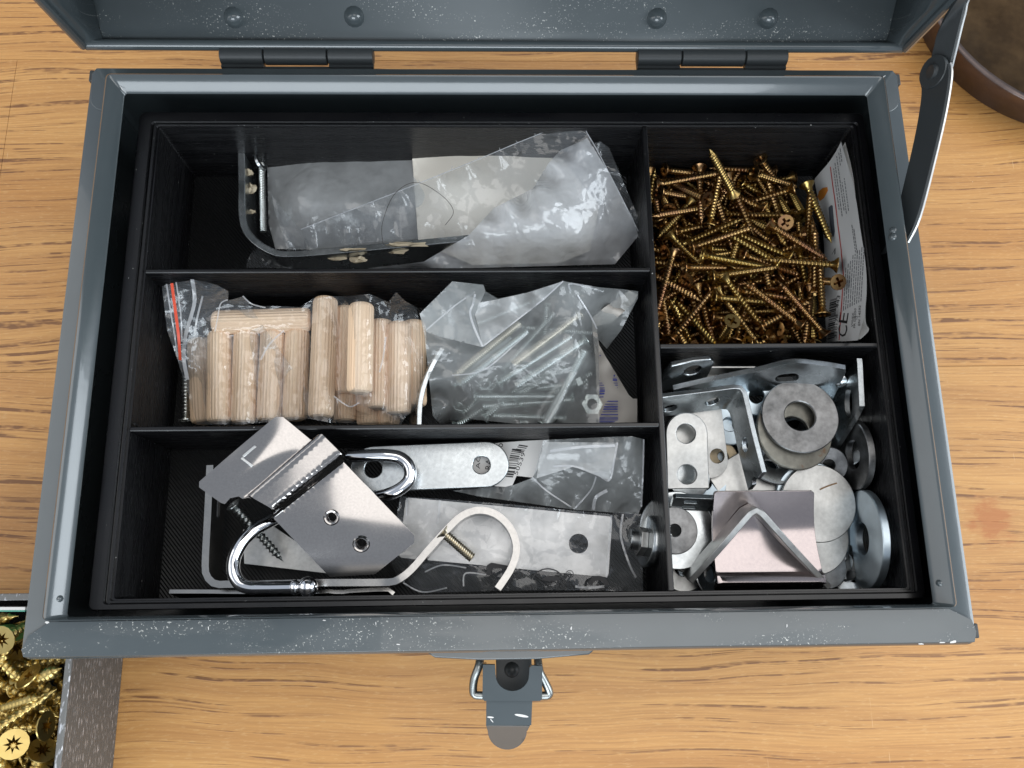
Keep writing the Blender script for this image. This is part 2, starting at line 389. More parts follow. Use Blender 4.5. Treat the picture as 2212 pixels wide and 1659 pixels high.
def wood(name, seed):
    m, nt, b = mat(name, (.6, .33, .12), .42, 0, coat=.10)
    tc = nt.nodes.new('ShaderNodeTexCoord'); ad = nt.nodes.new('ShaderNodeVectorMath'); ad.operation = 'ADD'; ad.inputs[1].default_value = (seed * .37, seed * .211, seed)
    nt.links.new(tc.outputs['Object'], ad.inputs[0]); P = ad.outputs[0]
    ws = tex(nt, (3.2, 6, 1), 3, P); sub = nt.nodes.new('ShaderNodeVectorMath'); sub.operation = 'MULTIPLY_ADD'
    nt.links.new(ws.outputs['Color'], sub.inputs[0]); sub.inputs[1].default_value = (0, .034, 0); nt.links.new(P, sub.inputs[2]); W = sub.outputs[0]
    big = tex(nt, (1.6, 22, 1), 3, W).outputs[0]; mid = tex(nt, (4, 170, 1), 4, W).outputs[0]; fib = tex(nt, (30, 1300, 1), 3, W).outputs[0]; fl = tex(nt, (300, 1400, 1), 2, P).outputs[0]
    c = mix(nt, ramp(nt, big, [(.32, 0.0), (.68, 1.0)]), (.51, .240, .068), (.65, .355, .118))
    c = mix(nt, ramp(nt, mid, [(.32, .55), (.60, 0.0)]), c, (.41, .185, .052))
    c = mix(nt, ramp(nt, fib, [(.33, .50), (.60, 0.0)]), c, (.34, .150, .045))
    c = mix(nt, ramp(nt, fl, [(.55, 0.0), (.75, .35)]), c, (.68, .43, .19))
    brk = ramp(nt, tex(nt, (120, 420, 1), 2, P).outputs[0], [(.38, .15), (.54, 1.0)])
    p1 = ramp(nt, tex(nt, (13, 820, 1), 2, W, rough=.5).outputs[0], [(.585, 0.0), (.66, .85)])
    p2 = ramp(nt, tex(nt, (8, 330, 1), 2, W, rough=.4).outputs[0], [(.635, 0.0), (.665, 1.0)])
    pk = mix(nt, 1.0, mix(nt, 1.0, p1, p2, 'LIGHTEN'), brk, 'MULTIPLY')
    c = mix(nt, pk, c, (.20, .085, .028))
    gm = nt.nodes.new('ShaderNodeVectorMath'); gm.operation = 'DISTANCE'; q = U(2140, 1125, 0) * MM; nt.links.new(tc.outputs['Object'], gm.inputs[0]); gm.inputs[1].default_value = (q.x, q.y, .022)
    dn = nt.nodes.new('ShaderNodeMath'); dn.operation = 'MULTIPLY_ADD'; nt.links.new(tex(nt, (130, 260, 1), 3).outputs[0], dn.inputs[0]); dn.inputs[1].default_value = .022; nt.links.new(gm.outputs['Value'], dn.inputs[2])
    c = mix(nt, ramp(nt, dn.outputs[0], [(.016, .7), (.021, 0.0)]), c, (.42, .13, .03))
    sc = speck(nt, 300, .80, .815); c = mix(nt, sc, c, (.72, .56, .36))
    scr = ramp(nt, tex(nt, (700, 40, 1), 2, P).outputs[0], [(.74, 0.0), (.77, .5)]); c = mix(nt, scr, c, (.70, .47, .24))
    nt.links.new(c, b.inputs['Base Color']); bump(nt, b, pk, .35, .0002)
    nt.links.new(ramp(nt, big, [(.3, .34), (.7, .5)]), b.inputs['Roughness']); return m
M['wood'] = [wood('table_wood_%d' % i, i * 3.1) for i in range(3)]
# ---------------------------------------------------------------- table
seam = U(2150, 790, 0).y; xb = U(28, 190, 0).x
rows = [(-420, seam - 168), (seam - 168, seam), (seam, seam + 150), (seam + 150, 520)]
table = mk('table', MB().box((-640, -420, -22), (640, 520, -3)).v, MB().box((-640, -420, -22), (640, 520, -3)).f, M['wood'][0], loc=(0, 0, -22), smooth=None)
tag(table, 'oak-toned wooden table top under the toolbox', None, kind='structure')
pi = 0
for i, (a, b) in enumerate(rows):
    cuts = [-640, 640]
    if i == 2: cuts = [-640, xb, 640]
    for x0, x1 in zip(cuts, cuts[1:]):
        g = .07; m = MB().box((x0 + g, a + g, -3.0), (x1 - g, b - g, 0))
        o = m.build('plank', M['wood'][(pi * 2 + (pi > 2)) % 3], table, smooth=None, bevel=.12); pi += 1

# ---------------------------------------------------------------- toolbox
XO, YF, YR, ZR, ZT = 144.8, -101.6, 98.2, 81.0, 90.0
box = thing('toolbox', (0, 0, 0), 'open blue-grey painted metal toolbox with its lid swung up', 'toolbox')
LX, LY0, LY1 = 135.0, -90.2, 90.2
def ring(dx, dyf, dyr, z, r, n=5):
    x = LX + dx; y0 = LY0 - dyf; y1 = LY1 + dyr; return [V((a, b, z)) for a, b in rrect(-x, y0, x, y1, max(r, .3), n)]
def shell(name, prof, m, close_last=False):
    vs = []; fs = []; n = 24
    for (k, z, r) in prof:
        # k: 0..1 from lip to outer wall (negative = inside the lip), scaled per side
        dx = k * (XO - LX) if k > 0 else k; df = k * (LY0 - YF) if k > 0 else k * .18; dr = k * (YR - LY1) if k > 0 else k
        vs += ring(dx, df, dr, z, r)
    for i in range(len(prof) - 1):
        for j in range(n): fs.append((i*n + j, i*n + (j+1) % n, (i+1)*n + (j+1) % n, (i+1)*n + j))
    if close_last: fs.append(tuple(range((len(prof)-1)*n, len(prof)*n)))
    return mk(name, vs, fs, m, box, smooth=40, fix=True)
shell('body', [(.9, .5, 3), (.97, 0, 3), (1, 1, 3), (1, 78.2, 3), (.985, 79.8, 3), (.93, 80.7, 2.8), (.82, ZR, 2.5), (-.2, ZR, 1.5), (-.2, 80.0, 1.5), (.9, 79.9, 2), (.9, 1.2, 2)], M['paint'], True)
shell('lip', [(.03, 80.2, 1.6), (.0, 88.8, 1.6), (-.25, 89.6, 1.5), (-.8, ZT, 1.4), (-1.5, 89.7, 1.2), (-5.0, 86.0, 1.0), (-5.3, 85.4, 1.0), (-5.0, 85.2, 1.0), (-1.6, 88.4, 1.0), (-.8, 88.4, 1.2), (-.6, 80.2, 1.2)], M['paint'])
# folded flanges lying on the ledge: rear one overlaps the sides with round ends, front one with slanted ends
def lay(name, pts, z, t, m, parent=box, bev=.2):
    return MB().prism([(x, y, z) for x, y in pts], (0, 0, t)).build(name, m, parent, smooth=30, bevel=bev)
fl = [(-143.2, YF + .9), (143.2, YF + .9), (144.2, YF + 4), (143.2, -94), (136.6, -90.6), (-136.6, -90.6), (-142.6, -94.5), (-144.0, YF + 3)]
lay('front_flange', fl, ZR, .45, M['paint_dust'])
arcL = [(-136.2 - 7.2 * math.sin(R_(a)), 85.6 - 5.2 * math.cos(R_(a))) for a in (0, 20, 40, 60, 80)]
rf = [(-136.3, 91.0), ] + arcL + [(-144.0, 95.5), (-142.5, 97.8), (142.5, 97.8), (144.0, 95.5)] + [(-x, y) for x, y in arcL[::-1]] + [(136.3, 91.0)]
lay('rear_flange', rf, ZR, .4, M['paint'])
for sx, y in ((-1, 95.2), (1, 94.6), (1, -97.4)):
    MB().box((sx * 144.4 - .8, y - 2.2, 77.4), (sx * 144.4 + .9, y + 2.2, 80.8)).build('folded_corner', M['paint_dark'], box, bevel=.4)
for (u, v, x) in ((1930, 498, 132.9), (1929, 512, 132.9)):
    p = U(u, v, 87.2); MB().revolve([(1.5, 0), (1.3, .5), (.7, .9), (.05, 1.0)], axis_frame(p, (-.7, 0, .7)), 10).build('rivet', M['paint'], box)
for p in ((-131.6, -84, 87.2), (131.6, -83, 87.2)):
    MB().revolve([(1.2, 0), (1.0, .4), (.5, .7), (.05, .8)], axis_frame(p, (-.7 if p[0] > 0 else .7, 0, .7)), 10).build('rivet', M['paint'], box)
# hinges
for u0, ua, ub, u1 in ((475, 571, 708, 808), (1375, 1471, 1608, 1700)):
    xs = [U(u, 124, 82).x for u in (u0, ua, ub, u1)]; yc, zc, r = 102.7, 81.6, 3.1
    h = MB().prism([(xs[0] + 1, 97.4, 79.2), (xs[3] - 1, 97.4, 79.2), (xs[3] - 1, 99.4, 79.2), (xs[0] + 1, 99.4, 79.2)], (0, 0, 1.2)).build('hinge', M['paint_dark'], box, bevel=.2)
    for i in range(3):
        a, b = xs[i] + .12, xs[i+1] - .12
        mb = MB().revolve([(r * .8, 0), (r, .3), (r, b - a - .3), (r * .8, b - a)], axis_frame((a, yc, zc), (1, 0, 0)), 20)
        if i != 1: mb.prism([(a + .2, 98.6, 78.8), (b - .2, 98.6, 78.8), (b - .2, yc, 78.6), (a + .2, yc, 78.6)], (0, 0, 2.3))
        else: mb.prism([(a + .2, 102.5, 82.6), (b - .2, 102.5, 82.6), (b - .2, 106, 83.6), (a + .2, 106, 83.6)], (0, 0, 1.6))
        mb.build('knuckle', M['paint_dark'], h, smooth=40)
# lid: roof shaped, standing open
prof = [(106.0, 82.6), (107.6, 83.0), (110.0, 87.0), (143.0, 120.0), (127.0, 250.0), (84.0, 277.0), (78.5, 281.0)]
LXi, LXo = 140.5, 146.6
rim0, rim1 = V((0, 104.6, 84.0)), V((0, 77.5, 281.0))
vs = []; fs = []
for (y, z) in prof:
    vs += [V((-LXi, y, z)), V((LXi, y, z))]
for i in range(len(prof) - 1): fs.append((2*i, 2*i+1, 2*i+3, 2*i+2))
lid = mk('lid', vs, fs, M['paint_lid'], box, smooth=20)
s = lid.modifiers.new('thick', 'SOLIDIFY'); s.thickness = .9 * MM; s.offset = 1
for sx in (-1, 1):
    gv = []; gf = []; n = len(prof)
    for i, (y, z) in enumerate(prof):
        t = max(0, min(1, (z - 84) / 197)); q = rim0.lerp(rim1, t if i else 0)
        gv += [V((sx * (LXi + .05), y, z)), V((sx * LXo, q.y, q.z))]
    for i in range(n - 1): gf.append((2*i, 2*i+1, 2*i+3, 2*i+2))
    g = mk('gable', gv, gf, M['paint'], lid, smooth=20); k = g.modifiers.new('thick', 'SOLIDIFY'); k.thickness = .9 * MM; k.offset = 0
    q0, q1 = rim0 + V((sx * LXo, .3, 0)), rim1 + V((sx * LXo, 0, 0))
    MB().tube([q0, q0.lerp(q1, .5), q1], 1.6, 10).build('side_roll', M['paint'], lid)
MB().tube([(-LXo + .6, 105.6, 83.6), (0, 105.6, 83.6), (LXo - .6, 105.6, 83.6)], 1.9, 12).build('rear_roll', M['paint'], lid)
MB().tube([rim1 + V((-LXo, 0, 0)), rim1, rim1 + V((LXo, 0, 0))], 1.9, 12).build('front_roll', M['paint'], lid)
nrm = V((0, -1, 1)).normalized()
for u, v in ((505, 38), (765, 36), (1419, 40), (1660, 40)):
    d = ray(u, v); p0 = V((0, 110.0, 87.0)); t = (p0 - CAM_LOC).dot(nrm) / d.dot(nrm); p = CAM_LOC + d * t
    MB().revolve([(3.7, -.2), (3.3, .5), (2.5, 1.5), (1.5, 2.3), (.6, 2.6), (.02, 2.65)], axis_frame(p, nrm), 14).build('pressed_dimple', M['paint'], lid, smooth=60)
# stay arm on the right
low = [UX(1959, 524, 138.6), UX(1985, 469, 140.4), UX(2017, 347, 143.2), UX(2041, 243, 145.6), UX(2053, 165, 147.4), UX(2050, 138, 147.6)]
st, L = ribbon('stay_arm', low, (.34, 0, 1), 11.5, 1.3, M['paint_dark'], box, n=6, bevel=.3)
upp = [UX(2052, 150, 149.4), UX(2063, 106, 149.6), UX(2081, 33, 149.8), UX(2100, -20, 149.8), V((149.6, 104, 62 + 90))]
MB().tube([p + V((.4, .1, .1)) for p in catmull(low, 5)], .5, 6).build('worn_edge', M['chip'], st)
ribbon('upper_bar', upp, (.34, .2, 1), 11.5, 1.3, M['paint_dark'], st, n=6, bevel=.3)
MB().tube([p + V((.4, .1, .1)) for p in catmull(upp, 5)], .5, 6).build('worn_edge', M['chip'], st)
pv = UX(2014, 155, 144.7); MB().revolve([(5.4, -1.2), (5.5, -.2), (5.3, .1), (.05, .1)], axis_frame(pv, (-.94, 0, .34)), 28).build('arm_end', M['paint_dark'], st, smooth=40); MB().revolve([(2.6, -3), (2.6, .4), (2.2, .8), (.05, .9)], axis_frame(pv, (-1, 0, .1)), 16).build('pivot_rivet', M['paint_dark'], st)
# draw latch on the front wall
lt = MB().prism([(-25, -101.6, 58), (28, -101.6, 58), (26, -103.2, 58), (10, -104.3, 58), (-8, -104.3, 58), (-22, -103.4, 58)], (0, 0, 14)).build('latch', M['paint'], box, bevel=.4)
def LU(x, y, z): return at(LZ, x, y, z)
fn = lambda a, b: LU(a, b, 63 - (b - 300) * .004)
arc = [(1160 + 208 * math.cos(R_(a)), 430 + 200 * math.sin(R_(a))) for a in range(180, -1, -15)]
sheet('latch_plate', [(795, 300), (945, 303)] + arc + [(1375, 335), (1405, 312), (1535, 320), (1525, 735), (1500, 752), (815, 752), (788, 725)], [], lambda a, b: fn(a, b), 1.2, M['paint'], lt, step=45, bevel=.25)
for x, k in ((792, 1), (1532, -1)):
    a, b = LU(x, 300, 62.4), LU(x, 735, 60.7); e = V((k * 1.2, 0, 0))
    MB().prism([a, b, b + e, a + e], (0, 0, -9)).build('side_flange', M['paint'], lt, bevel=.2)
fnl = lambda a, b: LU(a, b, 59.6 - (b - 740) * .005)
sheet('lever', [(838, 640), (1412, 640), (1396, 1052), (834, 1050)], [], fnl, 1.2, M['paint'], lt, step=45, bevel=.25)
fnt = lambda a, b: LU(a, b, 58.0 - (b - 1045) * .040)
sheet('lever_lip', [(834, 1046), (1380, 1050), (1345, 1120)] + [(1098 + 245 * math.cos(R_(a)), 1110 + 237 * math.sin(R_(a))) for a in range(0, 181, 12)], [], fnt, 1.1, M['paint'], lt, step=45, bevel=.2)
lo = [LU(760, 235, 58), LU(742, 330, 60), LU(690, 470, 59), LU(672, 600, 58), LU(690, 675, 57.5), LU(780, 692, 57.5), LU(1150, 694, 57.5), LU(1530, 694, 57.5), LU(1615, 680, 57.5), LU(1612, 620, 58), LU(1560, 510, 59), LU(1500, 390, 60), LU(1478, 240, 58)]
MB().tube(catmull(lo, 6), 1.35, 12).build('wire_loop', M['dark_steel'], lt, smooth=60)
MB().box(LU(960, 620, 46), LU(1400, 200, 48)).build('latch_base', M['paint_dark'], lt, bevel=.3)
MB().revolve([(2.6, 0), (2.3, 1.0), (1.5, 1.7), (.5, 2.0), (.02, 2.02)], axis_frame(LU(1155, 370, 48), (0, 0, 1)), 16).build('latch_rivet', M['paint_dark'], lt, smooth=60)
for (x, y, w, h, a) in ((1275, 938, 90, 16, 10), (890, 958, 42, 11, 5), (905, 1000, 30, 6, 50)):
    pts = [(x + w*math.cos(t)*math.cos(R_(a)) - h*math.sin(t)*math.sin(R_(a)), y + w*math.cos(t)*math.sin(R_(a)) + h*math.sin(t)*math.cos(R_(a))) for t in [k*math.pi/5 for k in range(10)]]
    mk('paint_scratch', [fnl(a_, b_) + V((0, 0, .68)) for a_, b_ in pts], [tuple(range(10))], M['paper'], lt, smooth=None)

# ---------------------------------------------------------------- black divided tray inside
tray = thing('organizer_tray', (2, -2.5, 38), 'black 3d-printed organizer tray with five compartments inside the toolbox', 'organizer tray')
TX0, TX1, TY0, TY1, ZF, ZTOP = -127.3, 131.6, -87.7, 82.6, 40.0, 78.0
IX0, IX1, IY0, IY1 = -120.6, 127.0, -84.4, 77.6
def trim(name, prof, m):
    vs = []; fs = []; n = 24
    for (x0, y0, x1, y1, z, r) in prof: vs += [V((a, b, z)) for a, b in rrect(x0, y0, x1, y1, r)]
    for i in range(len(prof) - 1):
        for j in range(n): fs.append((i*n + j, i*n + (j+1) % n, (i+1)*n + (j+1) % n, (i+1)*n + j))
    return mk(name, vs, fs, m, tray, smooth=30)
o1 = (TX0, TY0, TX1, TY1)
trim('outer_wall', [(*o1, 38, 2), (*o1, ZTOP - .3, 2), (TX0 + .3, TY0 + .3, TX1 - .3, TY1 - .3, ZTOP, 1.8), (TX0 + 4.3, TY0 + 1.7, TX1 - 2.4, TY1 - 3.6, ZTOP, 1.2),
     (TX0 + 4.5, TY0 + 1.9, TX1 - 2.6, TY1 - 3.8, ZTOP - 1.6, 1.2), (IX0, IY0, IX1, IY1, ZTOP - 1.8, 1), (IX0, IY0, IX1, IY1, ZF, 1)], M['black'])
trim('top_bead', [(TX0 + 5.0, TY0 + 2.1, TX1 - 3.0, TY1 - 4.1, ZTOP - 1.7, 1.0), (TX0 + 5.1, TY0 + 2.2, TX1 - 3.1, TY1 - 4.2, ZTOP - .7, 1.0), (TX0 + 5.9, TY0 + 2.7, TX1 - 3.9, TY1 - 4.7, ZTOP - .7, 1.0), (TX0 + 6.0, TY0 + 2.8, TX1 - 4.0, TY1 - 4.8, ZTOP - 1.75, 1.0)], M['black'])
MB().box((TX0 + 1, TY0 + 1, 38.2), (TX1 - 1, TY1 - 1, ZF)).build('floor', M['black_floor'], tray, smooth=None)
def divider(a, b, m=M['black']):
    MB().box(a, b).build('divider', m, tray, smooth=None, bevel=.35)
DT = ZTOP - 1.0
divider((51.0, IY0, ZF), (52.8, IY1, DT))
divider((IX0, 22.2, ZF), (51.0, 23.7, DT)); divider((IX0, -32.1, ZF), (51.0, -30.5, DT)); divider((52.8, -5.3, ZF), (IX1, -3.7, DT))
for (x, y) in ((-120.0, -30.6), (-120.0, 23)):   # rough print seam where a divider meets the wall
    pts = [(x + .2 + i * .02, y + random.uniform(-1.2, 1.2), z) for i, z in enumerate(range(42, 77, 2))]
    MB().tube(pts, .35, 5).build('print_seam', M['black'], tray)

def chip(u, v, w, h, ang, zf, m='paper'):
    r = random.Random(int(u * 7 + v)); pts = []
    for k in range(12):
        t = 2 * math.pi * k / 12; q = r.uniform(.6, 1.15); x, y = w * q * math.cos(t), h * q * math.sin(t); a = R_(ang)
        pts.append(U(u + x * math.cos(a) - y * math.sin(a), v + x * math.sin(a) + y * math.cos(a), zf))
    mk('paint_chip', pts, [tuple(range(12))], M[m], box, smooth=None)
for a in ((101, 1345, 5, 3, 0, 81.6), (2060, 1386, 9, 3, -10, 81.55), (2035, 1388, 7, 1.6, 0, 81.55), (700, 1340, 4, 1.6, 0, 81.6), (860, 1392, 5, 1.3, 4, 81.55), (1990, 1391, 6, 1.6, 0, 81.55), (1700, 1352, 1.2, 4, 5, 81.6), (1234, 1357, 1.6, 5, 10, 81.6), (812, 1347, 1.2, 4, -8, 81.6), (450, 1357, 1.2, 5, -6, 81.6)):
    chip(*a)
for a in ((240, 172, 2, 9, 8, 88.9), (262, 190, 1.0, 10, -35, 87.6), (1908, 166, 6, 1.2, -30, 89.2)):
    chip(*a)
